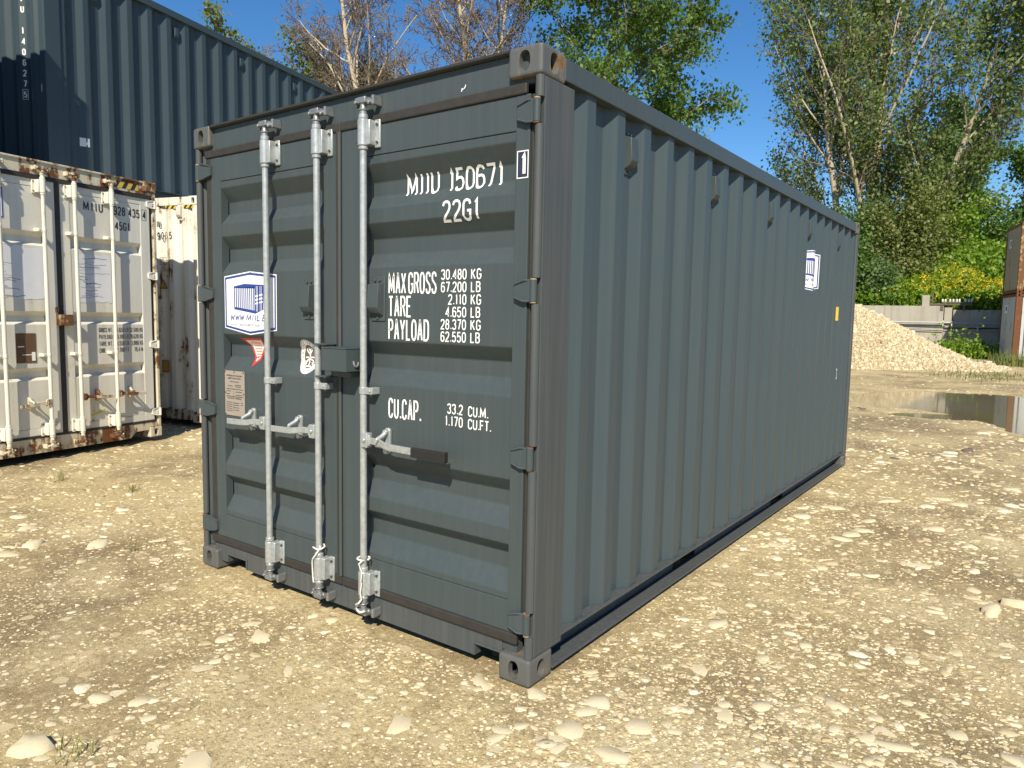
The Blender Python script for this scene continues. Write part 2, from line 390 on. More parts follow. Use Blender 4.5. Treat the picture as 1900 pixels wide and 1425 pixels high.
g('T', [(0, 8), (4, 8)], [(2, 8), (2, 0)]); g('U', [(0, 8), (0, 2.2), (.4, .9), (1.2, .15), (2, 0), (2.8, .15), (3.6, .9), (4, 2.2), (4, 8)])
g('V', [(0, 8), (2, 0), (4, 8)])
G['\u00dc'] = (4, tuple([[(p[0], p[1] * .82) for p in G['U'][1][0]], [(1, 7.7), (1, 8.6)], [(3, 7.7), (3, 8.6)]]))
g('W', [(0, 8), (1.1, 0), (2.5, 6.5), (3.9, 0), (5, 8)], w=5); g('X', [(0, 0), (4, 8)], [(0, 8), (4, 0)])
g('Y', [(0, 8), (2, 3.6), (4, 8)], [(2, 3.6), (2, 0)]); g('Z', [(0, 8), (4, 8), (0, 0), (4, 0)])
g('.', [(.5, 0), (.5, .95)], w=1); g(',', [(.6, .9), (.3, -.9)], w=1); g('-', [(0, 4), (3, 4)], w=3); g(':', [(.5, 1), (.5, 2)], [(.5, 5), (.5, 6)], w=1)
g(' ', w=2.2)
def ribbon(pts, wd, closed=False):
    """offset a 2D polyline to a strip; returns left/right point lists"""
    P = [np.array(p, float) for p in pts]
    if len(P) > 2 and np.allclose(P[0], P[-1]): closed = True; P = P[:-1]
    # subdivide
    Q = []
    n = len(P)
    for i in range(n if closed else n - 1):
        a, b = P[i], P[(i + 1) % n]; m = max(1, int(np.linalg.norm(b - a) / .012))
        for k in range(m): Q.append(a + (b - a) * k / m)
    if not closed: Q.append(P[-1])
    L = []; Rr = []; n = len(Q)
    for i in range(n):
        d1 = Q[i] - Q[i - 1] if (i > 0 or closed) else Q[1] - Q[0]
        d2 = Q[(i + 1) % n] - Q[i] if (i < n - 1 or closed) else Q[-1] - Q[-2]
        d1 = d1 / (np.linalg.norm(d1) + 1e-9); d2 = d2 / (np.linalg.norm(d2) + 1e-9)
        n1 = np.array([-d1[1], d1[0]]); n2 = np.array([-d2[1], d2[0]])
        m = n1 + n2; m /= (np.linalg.norm(m) + 1e-9); k = min(1.8, 1 / max(.4, m @ n1))
        L.append(Q[i] + m * wd / 2 * k); Rr.append(Q[i] - m * wd / 2 * k)
    return L, Rr, closed
class Decal:
    """flat print laid over a surface; fn(u,v,lift) gives the 3D point"""
    def __init__(s, fn): s.fn = fn; s.mb = MB(); s.k = 0
    def strip(s, pts, wd, lift=0.0):
        L, Rr, cl = ribbon(pts, wd); s.k += 1
        lf = lift + .00012 * (s.k % 5)
        n = len(L); vs = [s.fn(*p, lf) for p in L] + [s.fn(*p, lf) for p in Rr]
        fs = [(i, n + i, n + (i + 1) % n, (i + 1) % n) for i in range(n if cl else n - 1)]
        s.mb.add(vs, fs); return s
    def poly(s, pts, lift=0.0, cell=.03):
        """polygon cut into horizontal bands so it follows ribs"""
        bm = bmesh.new(); f = bm.faces.new([bm.verts.new((p[0], p[1], 0)) for p in pts])
        bmesh.ops.triangulate(bm, faces=[f])
        us = [p[0] for p in pts]; vs_ = [p[1] for p in pts]
        for axis, lo, hi in ((0, min(us), max(us)), (1, min(vs_), max(vs_))):
            t = math.ceil(lo / cell) * cell
            while t < hi:
                co = (t, 0, 0) if axis == 0 else (0, t, 0); no = (1, 0, 0) if axis == 0 else (0, 1, 0)
                bmesh.ops.bisect_plane(bm, geom=bm.verts[:] + bm.edges[:] + bm.faces[:], plane_co=co, plane_no=no); t += cell
        bm.verts.index_update()
        s.mb.add([s.fn(v.co.x, v.co.y, lift) for v in bm.verts], [[v.index for v in q.verts] for q in bm.faces]); bm.free(); return s
    def text(s, txt, u, v, h, adv=None, wd=.13, wid=.36, gap=.14, slant=0.0, right=False, total=None, space=.5, lift=0.0, vert=False):
        """u,v is the lower left corner of the line; wid: letter width/height ; total: fit to this length"""
        sw = h * wd
        def width(sx): 
            x = 0
            for c in txt: x += (h * space * .5 * sx / wid if c == ' ' else G[c][0] / 4 * sx * h + gap * h)
            return x
        sx = wid
        if total:
            base = width(0.0001) if False else None
            lo, hi = .05, 1.2
            for _ in range(30):
                mid = (lo + hi) / 2
                if width(mid) > total: hi = mid
                else: lo = mid
            sx = lo
        x = u - (width(sx) if right else 0)
        for c in txt:
            if c == ' ': x += h * space * .5 * sx / wid; continue
            gw, st = G[c]
            for q in st:
                pp = []
                for a, b in q:
                    yy = sw / 2 + b / 8 * (h - sw); xx = x + sw * .5 + a / 4 * (sx * h - sw * .6)
                    pp.append((xx + slant * yy, v + yy))
                s.strip(pp, sw, lift)
            x += gw / 4 * sx * h + gap * h
        return s
    def build(s, name, mat, parent, label=None):
        o = s.mb.build(name, mat, parent)
        if label: o['label'] = label
        return o
def ell(cx, cy, rx, ry, n=28): return [(cx + rx * math.cos(2 * math.pi * i / n), cy + ry * math.sin(2 * math.pi * i / n)) for i in range(n)]

# ------------------------------------------------------------------ ground
PUDDLES = [(0.60, 14.9, 2.1, 2.4, -.15), (1.95, 12.6, 0.85, 2.5, 0.0), (0.30, 11.9, .75, .42, .3), (3.0, 14.5, 1.6, 3.0, 0)]
def smooth_noise(x, y, s, seed):
    r = np.random.default_rng(seed); v = np.zeros_like(x)
    for k in range(7):
        a = r.uniform(0, 2 * np.pi); f = s * r.uniform(.6, 1.7); p = r.uniform(0, 6.28)
        v += np.sin((x * np.cos(a) + y * np.sin(a)) * f + p)
    return v / 7
def puddle_depth(x, y):
    d = np.zeros_like(x)
    for cx, cy, rx, ry, rot in PUDDLES:
        c, s_ = math.cos(rot), math.sin(rot); u = (x - cx) * c + (y - cy) * s_; v = -(x - cx) * s_ + (y - cy) * c
        q = np.sqrt((u / rx) ** 2 + (v / ry) ** 2) + .22 * smooth_noise(x, y, 3.0, 5) + .10 * smooth_noise(x, y, 9.0, 6)
        d = np.maximum(d, np.clip(1.15 - q, 0, .5))
    return d
def hgt(x, y):
    x = np.asarray(x, float); y = np.asarray(y, float)
    h = -.012 + .012 * smooth_noise(x, y, 1.6, 1) + .008 * smooth_noise(x, y, 5.5, 2) + .004 * smooth_noise(x, y, 14, 3)
    far = np.clip((np.hypot(x, y - 2) - 7) / 10, 0, 1); h += far * .03 * smooth_noise(x, y, .7, 4)
    h += .075 * np.exp(-(((x + 8.2) / 2.6) ** 2 + ((y - 1.2) / 3.0) ** 2))
    near = np.clip(1 - np.hypot(np.maximum(0, np.maximum(-2.5 - x, x - .05)), np.maximum(0, np.maximum(-.05 - y, y - 6.1))) / .5, 0, 1)
    h = h * (1 - near) + (-.006) * near
    h += .24 * np.clip((y - 19) / 13, 0, 1)
    h -= .22 * puddle_depth(x, y)
    return h
def axis(lo, hi, step, far, grow=1.14):
    a = list(np.arange(lo, hi + 1e-6, step)); s_ = step; t = hi
    while t < far: s_ *= grow; t += s_; a.append(t)
    s_ = step; t = lo; b = []
    while t > -far: s_ *= grow; t -= s_; b.append(t)
    return np.array(b[::-1] + a)
gx = axis(-7, 5, .07, 900); gy = axis(-3, 19, .07, 900)
X, Y = np.meshgrid(gx, gy, indexing='ij')
Z = hgt(X, Y)
nx, ny = X.shape
ii = (np.arange(nx - 1)[:, None] * ny + np.arange(ny - 1)[None, :]).ravel()
gq = np.stack([ii, ii + ny, ii + ny + 1, ii + 1], 1)
me = np_mesh('ground', np.stack([X.ravel(), Y.ravel(), Z.ravel()], 1), gq, smooth=True)
tag(put('ground', me, 'ground'), kind='structure')
# water lies level in the dips
wl = -.055 + .05
WLV = -.028
wx, wy = np.meshgrid(np.linspace(-2.2, 5.2, 60), np.linspace(8, 19, 90), indexing='ij')
msk = puddle_depth(wx, wy) > .02
n2 = wx.shape[1]; qi = []
for i in range(wx.shape[0] - 1):
    for j in range(n2 - 1):
        if msk[i, j] or msk[i + 1, j] or msk[i, j + 1] or msk[i + 1, j + 1]: qi.append((i * n2 + j, (i + 1) * n2 + j, (i + 1) * n2 + j + 1, i * n2 + j + 1))
me = np_mesh('puddle_water', np.stack([wx.ravel(), wy.ravel(), np.full(wx.size, WLV)], 1), qi)
tag(put('puddle_water', me, 'water'), kind='structure')

# ------------------------------------------------------------------ containers
W = 2.438
def casting_mesh(name, faces=((0, -1, 0), (1, 0, 0), (0, 0, 1)), bev=.014):
    """hollow corner casting, oval holes in the named faces; occupies x[-.162,0] y[0,.178] z[0,.118]"""
    bm = bmesh.new()
    bmesh.ops.create_cube(bm, size=1, matrix=Matrix.Translation((-.081, .089, .059)) @ Matrix.Diagonal((.162, .178, .118, 1)))
    bmesh.ops.bevel(bm, geom=bm.edges[:], offset=bev, segments=3, affect='EDGES', profile=.5)
    bm.normal_update()
    c = Vector((-.081, .089, .059))
    for nrm in faces:
        nv = Vector(nrm)
        f = max([q for q in bm.faces if q.normal.dot(nv) > .98], key=lambda q: q.calc_area())
        vs = list(f.verts); cen = f.calc_center_median()
        if nrm[2]: u, v, ru, rv = Vector((0, 1, 0)), Vector((1, 0, 0)), .058, .03
        elif nrm[1]: u, v, ru, rv = Vector((1, 0, 0)), Vector((0, 0, 1)), .026, .040
        else: u, v, ru, rv = Vector((0, 1, 0)), Vector((0, 0, 1)), .028, .040
        bm.faces.remove(f)
        hu = max(abs((q.co - cen).dot(u)) for q in vs); hv = max(abs((q.co - cen).dot(v)) for q in vs); ca_ = math.atan2(hv, hu)
        angs = sorted([2 * math.pi * i / 28 for i in range(28)] + [ca_, math.pi - ca_, math.pi + ca_, 2 * math.pi - ca_]); n = len(angs)
        outer = []; hole = []; inner = []
        for a in angs:
            ca, sa = math.cos(a), math.sin(a); k = min(hu / max(1e-6, abs(ca)), hv / max(1e-6, abs(sa)))
            r = (abs(ca / ru) ** 2.5 + abs(sa / rv) ** 2.5) ** (-1 / 2.5)
            outer.append(bm.verts.new(cen + u * ca * k + v * sa * k)); p = cen + u * ca * r + v * sa * r
            hole.append(bm.verts.new(p)); inner.append(bm.verts.new(p - nv * .030))
        for i in range(n):
            j = (i + 1) % n
            bm.faces.new((outer[i], outer[j], hole[j], hole[i])); bm.faces.new((hole[i], hole[j], inner[j], inner[i]))
    me = bpy.data.meshes.new(name); bm.to_mesh(me); bm.free()
    return me
CASTING = {}
def castings(parent, H, L, mat_top, mat_bot, which=None):
    for key, (lx, ly, tz) in {'a': (0, 0, 0), 'b': (1, 0, 0), 'c': (0, 1, 0), 'd': (1, 1, 0), 'e': (0, 0, 1), 'f': (1, 0, 1), 'g': (0, 1, 1), 'h': (1, 1, 1)}.items():
        mm = mat_top if tz else mat_bot
        if (mm,) not in CASTING:
            me = casting_mesh('corner_casting'); me.materials.append(MT[mm]); CASTING[(mm,)] = me
        o = put('corner_casting', CASTING[(mm,)], None, parent)
        o.scale = (-1 if lx else 1, -1 if ly else 1, 1 if tz else -1)
        o.location = (-W if lx else 0, L if ly else 0, H - .118 if tz else .118)
def corr_profile(t0, t1, e0, pitch, outer, inner, of=.072, sl=.068):
    """list of (t, depth) from t0 to t1; e0 far edge of an outer flat"""
    pts = [(t0, inner)]
    k = math.floor((t0 - e0) / pitch)
    while True:
        e = e0 + k * pitch
        for q in ((e - of - sl, inner), (e - of, outer), (e, outer), (e + sl, inner)):
            if t0 < q[0] < t1: pts.append(q)
        k += 1
        if e - of - sl > t1: break
    # fix entry/exit depth
    pts.append((t1, pts[-1][1])); return pts
def side_fn(e0, pitch, outer, inner):
    def f(t):
        u = (t - e0) % pitch; u2 = u - pitch
        if u < .068: return outer + (inner - outer) * u / .068
        if u2 > -.072: return outer
        if u2 > -.14: return inner + (outer - inner) * (u2 + .14) / .068
        return inner
    return f
def corr_wall(name, prof, axis_, off, sign, z0, z1, mat, parent):
    """corrugated sheet with 2 mm thickness. axis_ 'y': sheet runs along y at x=off+sign*depth"""
    mb = MB(); n = len(prof); vs = []
    for t, d in prof:
        for z in (z0, z1):
            vs.append((off + sign * d, t, z) if axis_ == 'y' else (t, off + sign * d, z))
    fs = [(2 * i, 2 * i + 2, 2 * i + 3, 2 * i + 1) for i in range(n - 1)]
    mb.add(vs, fs)
    o = mb.build(name, mat, parent)
    md = o.modifiers.new('bevel', 'BEVEL'); md.width = .004; md.segments = 2; md.limit_method = 'ANGLE'; md.angle_limit = R(12)
    return o
def vent_meshes():
    mb = MB()
    mb.box(-.046, .046, -.006, 0, -.104, .104)
    # hood: trapezoid prism open to below
    mb.prism([(-.004, .074), (-.040, .066), (-.046, -.040), (-.030, -.066), (-.004, -.082)], 'x', -.036, .036)
    mb.cyl((-.016, -.004, .086), (-.016, -.014, .086), .006, 8); mb.cyl((.016, -.004, .086), (.016, -.014, .086), .006, 8); mb.cyl((0, -.004, -.09), (0, -.014, -.09), .006, 8)
    a = mb.mesh('vent_cover')
    return a
VENT = vent_meshes(); VENTS = {}
def vent(parent, mat, loc, rz, s=1.0):
    if mat not in VENTS:
        m = VENT.copy(); m.materials.append(MT[mat]); VENTS[mat] = m
    o = put('vent_cover', VENTS[mat], None, parent); o.location = loc; o.rotation_euler = (0, 0, rz); o.scale = (s, s, s)
    md = o.modifiers.new('bevel', 'BEVEL'); md.width = .003; md.segments = 2; md.limit_method = 'ANGLE'; md.angle_limit = R(25)
    return o
def shell(parent, L, H, mats, e0=.455, pitch=.277, y_in=.255, pockets=((1.66, 2.01), (3.63, 3.98)), left=True, blind=False, endback=True):
    """rails, walls, roof and floor shared by every box.  mats: side, rail, brail, end, roof"""
    top = H - .10
    for sgn, x0 in ((1, 0.0), (-1, -W)):
        if sgn < 0 and not left: continue
        MB().box(x0 - sgn * .058, x0 - sgn * .003, .178, L - .178, top, H - .012).build('top_rail', mats['rail'], parent, .004)
        b = MB()
        b.box(x0 - sgn * .105, x0 - sgn * .001, .178, L - .178, .146, .156)           # upper flange
        b.box(x0 - sgn * .097, x0 + sgn * .002, .178, L - .178, .022, .034)           # lower flange
        cuts = [.178]
        for a, c in pockets: cuts += [a, c]
        cuts.append(L - .178)
        for i in range(0, len(cuts), 2): b.box(x0 - sgn * .097, x0 - sgn * .091, cuts[i], cuts[i + 1], .034, .146)
        b.build('bottom_rail', mats['brail'], parent, .002)
        for a, c in pockets:
            p = MB(); xi = x0 - sgn * .6
            p.box(x0 - sgn * .0985, xi, a - .006, a, .034, .146); p.box(x0 - sgn * .0985, xi, c, c + .006, .034, .146)
            p.box(x0 - sgn * .0985, xi, a, c, .137, .143); p.build('forklift_pocket', 'inside', parent)
        prof = corr_profile(y_in - .03, L - .10, e0, pitch, .018, .060)
        corr_wall('side_wall', prof, 'y', x0, -sgn, .157, top + .004, mats['side'], parent)
    # roof and floor
    rp = []
    t = .1; k = 0
    while t < L - .1: rp.append((t, 0 if k % 4 in (0, 1) else .018)); t += .0705; k += 1
    mb = MB(); vs = []
    for t, d in rp: vs += [(-W + .05, t, H - .035 + d), (-.05, t, H - .035 + d)]
    mb.add(vs, [(2 * i, 2 * i + 1, 2 * i + 3, 2 * i + 2) for i in range(len(rp) - 1)]); mb.build('roof', mats['roof'], parent)
    fl = MB().box(-W + .11, -.11, .05, L - .05, .146, .17)
    y = .35
    while y < L - .2: fl.box(-W + .12, -.12, y, y + .045, .04, .145); y += .29
    fl.build('floor', 'inside', parent)
    # end frame at y=L
    if endback:
        for x0, s_ in ((0, 1), (-W, -1)):
            MB().box(x0 - s_ * .10, x0 - s_ * .002, L - .10, L - .002, .118, H - .118).build('corner_post', mats['post'], parent, .01)
        MB().box(-W + .163, -.163, L - .06, L - .006, H - .11, H - .008).build('end_header', mats['rail'], parent, .004)
        MB().box(-W + .163, -.163, L - .06, L - .006, .03, .16).build('end_sill', mats['brail'], parent, .004)
        corr_wall('end_wall', corr_profile(-W + .09, -.09, -W + .30, .25, .010, .046), 'x', L, -1, .14, H - .10, mats['end'], parent)
    if blind:
        for x0, s_ in ((0, 1), (-W, -1)):
            MB().box(x0 - s_ * .10, x0 - s_ * .002, .002, .20, .118, H - .118).build('corner_post', mats['post'], parent, .012)
        MB().box(-W + .163, -.163, .006, .06, H - .11, H - .008).build('end_header', mats['rail'], parent, .004)
        MB().box(-W + .163, -.163, .006, .06, .03, .16).build('end_sill', mats['brail'], parent, .004)
        corr_wall('end_wall', corr_profile(-W + .09, -.09, -W + .255, .25, .012, .050), 'x', 0, 1, .14, H - .10, mats['end'], parent)

def rib_fn(ribs, y0, dep):
    def f(z):
        for a, b, c, d in ribs:
            if d <= z <= a:
                if z >= b: return y0 + dep * (a - z) / (a - b)
                if z >= c: return y0 + dep
                return y0 + dep * (z - d) / (c - d)
        return y0
    return f
def door_leaf(parent, x0, x1, px0, px1, z0, z1, pz0, pz1, ribs, mats, dep=.050, yf=.020, yp=.024):
    """frame mesh is the door; corrugated panel is its part"""
    f = MB()
    f.box(x0, px0, yf, yf + .05, z0, z1); f.box(px1, x1, yf, yf + .05, z0, z1)
    f.box(px0, px1, yf + .001, yf + .051, pz1, z1 - .0); f.box(px0, px1, yf + .001, yf + .051, z0, pz0)
    d = f.build('door', mats['door'], parent, .003)
    zs = [(pz1 - .003, yp)]
    for a, b, c, e in ribs: zs += [(a, yp), (b, yp + dep), (c, yp + dep), (e, yp)]
    zs.append((pz0 + .003, yp))
    p = MB(); vs = []
    for z, y in zs: vs += [(px0, y, z), (px1, y, z)]
    p.add(vs, [(2 * i, 2 * i + 2, 2 * i + 3, 2 * i + 1) for i in range(len(zs) - 1)])
    o = p.build('door_panel', mats['door'], d)
    md = o.modifiers.new('bevel', 'BEVEL'); md.width = .004; md.segments = 2; md.limit_method = 'ANGLE'; md.angle_limit = R(12)
    return d
def lock_rod(door, x, z0, z1, y, mats, side=1, mid=(1.178,), cams=True, gl=.12, g0=.075, r=.0165):
    MB().cyl((x, y, z0 + .05), (x, y, z1 - .05), r, 16).build('lock_rod', mats['rod'], door)
    for zc in (z1 - g0 - gl, z0 + g0):
        q = MB(); a, b = zc, zc + gl
        q.cyl((x, y, a), (x, y, b), r + .010, 16)
        q.cyl((x, y, a - .018), (x, y, a), r + .006, 16); q.cyl((x, y, b), (x, y, b + .022), r + .006, 16)
        q.box(x, x + side * .044, y - .004, .022, a + .004, b - .004)
        q.box(x + side * .036, x + side * .072, .010, .0215, a - .006, b + .002)
        gd = q.build('rod_guide', mats['guide'], door, .004)
        for zz in (a + .018, b - .022):
            MB().cyl((x + side * .056, .012, zz), (x + side * .056, .003, zz), .0065, 8).build('guide_bolt', mats['bolt'], door)
            MB().cyl((x - side * .020, y - .014, zz), (x - side * .023, y - .0195, zz), .005, 8).build('guide_bolt', mats['bolt'], door)
    for zc in mid:
        q = MB(); q.cyl((x, y, zc - .017), (x, y, zc + .017), r + .004, 14)
        q.box(x + side * .010, x + side * .062, y - .006, y + .0, zc - .016, zc + .016); q.box(x + side * .030, x + side * .062, y, .022, zc - .016, zc + .016)
        q.cyl((x + side * .05, y - .006, zc), (x + side * .05, y - .012, zc), .006, 8)
        q.build('rod_clip', mats['guide'], door, .003)
    if cams:
        for zc, s_ in ((z1, 1), (z0, -1)):
            q = MB(); zb = zc - s_ * .06
            q.cyl((x, y, zb), (x, y, zb + s_ * .022), r + .003, 14)
            q.cyl((x, y, zb + s_ * .022), (x, y, zb + s_ * .030), r + .007, 14)
            q.tube([(x, y, zb + s_ * .03), (x, y, zb + s_ * .05), (x, y + .004, zb + s_ * .066)], [r + .001, r - .003, r + .003], 12)
            q.box(x - .026, x + .030, y - .018, y + .020, zb + s_ * .055, zb + s_ * .082)
            q.tube([(x - .026, y + .012, zb + s_ * .068), (x - .042, y - .002, zb + s_ * .066), (x - .040, y - .018, zb + s_ * .060)], [.013, .011, .007], 8)
            q.tube([(x + .022, y + .012, zb + s_ * .070), (x + .044, y + .002, zb + s_ * .060), (x + .046, y - .016, zb + s_ * .048)], [.014, .012, .008], 8)
            q.build('rod_cam', mats['cam'], door, .004)
            kp = MB()
            kp.box(x - .060, x - .044, y + .0, .03, zb + s_ * .045, zb + s_ * .088); kp.box(x + .050, x + .066, y + .0, .03, zb + s_ * .045, zb + s_ * .088)
            kp.box(x - .06, x + .066, .016, .03, zb + s_ * .078, zb + s_ * .088)
            kp.build('cam_keeper', mats['keeper'], door, .004)
def handle(door, x, z, x_end, y, mats, grip=None, catch=None):
    s_ = 1 if x_end > x else -1
    hub = MB(); hub.box(x + s_ * .008, x + s_ * .048, y - .024, y + .012, z - .036, z + .034); hub.cyl((x + s_ * .028, y - .024, z), (x + s_ * .028, y - .031, z), .011, 10)
    hub.box(x + s_ * .042, x + s_ * .060, y - .020, y - .006, z - .026, z + .026)
    hub.build('handle_hub', mats['handle'], door, .005)
    yb = y - .018
    pts = [(x + s_ * .045, yb + .006, z), (x + s_ * .12, yb + .004, z - .002), (x + s_ * .16, yb - .004, z - .010), (x + s_ * .20, yb - .008, z - .014), (x_end, yb - .008, z - .018)]
    b = MB(); vs = []
    for p in pts:
        for dy, dz in ((-.005, -.016), (.005, -.016), (.005, .016), (-.005, .016)): vs.append((p[0], p[1] + dy, p[2] + dz))
    fs = [(0, 1, 2, 3), tuple(range(4 * len(pts) - 4, 4 * len(pts)))]
    for i in range(len(pts) - 1):
        for j in range(4): fs.append((4 * i + j, 4 * i + (j + 1) % 4, 4 * i + 4 + (j + 1) % 4, 4 * i + 4 + j))
    b.add(vs, fs); o = b.build('handle_bar', mats['handle'], door, .003)
    bm = bmesh.new(); bm.from_mesh(o.data); bmesh.ops.recalc_face_normals(bm, faces=bm.faces[:]); bm.to_mesh(o.data); bm.free()
    if grip:
        q = MB(); g0, g1 = grip; q.box(g0, g1, yb - .020, yb + .004, z - .040, z + .004)
        q.box(g1 - s_ * .006, g1 + s_ * .004, yb - .023, yb + .007, z - .043, z + .007)
        q.build('handle_grip', mats['grip'], door, .008)
    if catch:
        q = MB(); c = catch
        q.prism([(c - .017, z - .052), (c - .008, z - .062), (c + .008, z - .062), (c + .017, z - .052), (c + .017, z + .052), (c + .008, z + .062), (c - .008, z + .062), (c - .017, z + .052)], 'y', .022, .006)
        q.cyl((c, .006, z + .042), (c, -.012, z + .042), .014, 10); q.cyl((c, .006, z - .046), (c, -.006, z - .046), .016, 10)
        q.tube([(c - .002, -.004, z + .040), (c - .006, -.016, z + .026), (c - .008, yb - .010, z + .012), (c - .012, yb - .012, z - .002)], [.012, .012, .010, .006], 8)
        q.box(c - .030, c + .010, yb + .002, .012, z - .024, z - .016)
        q.build('handle_catch', mats['handle'], door, .003)
def hinge(door, xk, zc, s_, yk, mats, reach=.092, h=.044):
    """s_: +1 knuckle on the right of the blade"""
    q = MB(); x1 = xk - s_ * .006; x0 = xk - s_ * reach
    q.prism([(x0, zc - h * .60), (x0 + s_ * reach * .55, zc - h), (x1, zc - h), (x1, zc + h), (x0 + s_ * reach * .55, zc + h), (x0, zc + h * .62)], 'y', .020, .004)
    for dz0, dz1 in ((h * .60, h), (-h * .60, -h)):
        q.tube([(x0 + s_ * .004, .003, zc + dz0), (x0 + s_ * reach * .55, .001, zc + dz1 * .95), (x1, yk, zc + dz1 * .93)], .005, 6)
    for dz in (-.010, .010): q.box(xk - s_ * reach * .42, x1, yk - .004, .006, zc + dz - .003, zc + dz + .003)
    q.cyl((xk, yk, zc - h), (xk, yk, zc + h), .015, 14)
    q.build('hinge', mats['hinge'], door, .002)
    MB().cyl((xk, yk, zc - h - .005), (xk, yk, zc + h + .005), .0135, 12).build('hinge_pin', 'rust', door)

# ---- decal content
def logo(door, fn, cx, cz, sc=1.0):
    def P(l): return [(cx + a * sc, cz + b * sc) for a, b in l]
    hexa = [(-.243, -.140), (0, -.175), (.240, -.146), (.243, .154), (0, .176), (-.243, .152)]
    Decal(fn).poly(P(hexa), .0004).build('logo_sticker', 'white_print', door, 'white six-sided sticker with a blue container drawing')
    d = Decal(fn); k = [(a * .945, b * .925) for a, b in hexa]; d.strip(P(k + [k[0]]), .012 * sc, .0010); d.build('logo_border', 'blue_print', door)
    b = Decal(fn)
    b.poly(P([(-.150, .095), (-.05, .108), (.130, .100), (.045, .092)]), .0010)                    # roof
    b.poly(P([(.045, .092), (.130, .100), (.122, -.035), (.045, -.058)]), .0010)                   # door end
    b.poly(P([(-.150, .095), (.045, .092), (.045, .082), (-.150, .086)]), .0010); b.poly(P([(-.148, -.034), (.045, -.056), (.045, -.040), (-.148, -.020)]), .0010)
    for i in range(11):
        u = -.150 + i * .0182; b.poly(P([(u, .090), (u + .009, .090), (u + .009, -.026 - i * .0016), (u, -.024 - i * .0016)]), .0010)
    b.build('logo_container_drawing', 'blue_print', door)
    wl_ = Decal(fn)
    for u in (.062, .072, .096, .108): wl_.strip(P([(u, .094), (u, -.045)]), .0035 * sc, .0016)
    for v in (.042, .022, .002):
        wl_.strip(P([(.052, v - .004), (.078, v)]), .009 * sc, .0020); wl_.strip(P([(.088, v + .002), (.118, v + .006)]), .009 * sc, .0020)
    wl_.build('logo_white_lines', 'white_print', door)  # white lines printed on the drawn door end
    t = Decal(fn); t.text('WWW.MIIL.EE', cx - .190 * sc, cz - .098 * sc, .036 * sc, wd=.17, wid=.42, gap=.22, slant=.22, total=.37 * sc, lift=.0010)
    t.build('logo_web_address', 'blue_print', door)
    t = Decal(fn); t.text('KONTEINERITE M\u00dc\u00dcK', cx - .098 * sc, cz - .128 * sc, .014 * sc, wd=.16, total=.19 * sc, gap=.18, lift=.0010)
    t.strip(P([(-.19, -.121), (-.118, -.121)]), .003 * sc, .001); t.strip(P([(.115, -.121), (.185, -.121)]), .003 * sc, .001); t.strip(P([(-.19, -.032), (-.146, -.032)]), .003 * sc, .001); t.strip(P([(.125, -.030), (.185, -.030)]), .003 * sc, .001)
    t.build('logo_small_print', 'grey_print', door)

# ================================================================== main container
H0, L0 = 2.591, 6.058
C0 = empty('shipping_container', (0, 0, 0))
tag(C0, 'dark anthracite twenty-foot container standing in front with closed doors and white lettering', 'container')
castings(C0, H0, L0, 'dark_rusty', 'dark_cast')
shell(C0, L0, H0, dict(side='dark_side', rail='dark', brail='dark_post', end='dark', roof='dark', post='dark_post'))
HZ = (2.340, 1.643, .966, .268)
for x0, s_ in ((0.0, 1), (-W, -1)):
    p = MB()
    p.prism([(x0 - s_ * .002, .032), (x0 - s_ * .002, .252), (x0 - s_ * .060, .252), (x0 - s_ * .060, .10), (x0 - s_ * .050, .052), (x0 - s_ * .046, .044)], 'z', .118, H0 - .118)
    p.box(x0 - s_ * .004, x0 + s_ * .001, .150, .200, .118, H0 - .118) if False else None
    po = p.build('corner_post', 'dark_post', C0, .006)
    zz = [.118] + [v for hz in sorted(HZ) for v in (hz - .052, hz + .052)] + [H0 - .118]
    for i in range(0, len(zz), 2):
        MB().cyl((x0 - s_ * .021, .024, zz[i]), (x0 - s_ * .021, .024, zz[i + 1]), .0185, 18).build('post_edge_tube', 'dark_post', po)
hd = MB().box(-W + .05, -.05, .030, .09, 2.452, 2.574).box(-W + .163, -.163, .004, .10, 2.575, 2.590).build('door_header', 'dark', C0, .003)
MB().box(-W + .163, -.163, .001, .012, 2.5765, 2.5885).build('rain_gutter_shade', 'rubber', C0, .002)  # black strip along the gutter, shade under the lip put in as colour
sillp = [(-W + .163, .148), (-W + .163, .045)]
sp = MB().prism([(-2.275, .160), (-.163, .160), (-.163, .098), (-.312, .098), (-.312, .044), (-2.020, .044), (-2.020, .098), (-2.275, .098)], 'y', .030, .075)
sp.box(-2.276, -2.21, .029, .07, .05, .10); sp.box(-2.214, -2.010, .024, .030, .098, .108); sp.box(-.318, -.160, .024, .030, .098, .108); sp.box(-2.022, -2.010, .024, .030, .046, .0985); sp.box(-.322, -.311, .024, .030, .046, .0985)
sp.build('door_sill', 'dark_post', C0, .003)
MB().box(-W + .09, -.09, .036, .08, .118, .20).build('sill_backing', 'dark_post', C0)
RIBS = [(2.238, 2.160, 2.095, 2.034), (1.966, 1.895, 1.824, 1.759), (1.414, 1.350, 1.282, 1.209), (.863, .802, .735, .654), (.586, .532, .461, .377)]
dm = dict(door='dark', rod='galv', guide='galv', bolt='bolt', cam='galv_dark', keeper='galv_dark', handle='galv', grip='grip', hinge='dark')
SEAM = -1.183
DR = door_leaf(C0, SEAM + .012, -.064, -1.005, -.132, .208, 2.412, .345, 2.276, RIBS, dm)
DL = door_leaf(C0, -2.292, SEAM - .026, -2.200, -1.305, .208, 2.412, .345, 2.276, RIBS, dm)
DR['label'] = 'right door with one locking rod'; DL['label'] = 'left door with two locking rods'
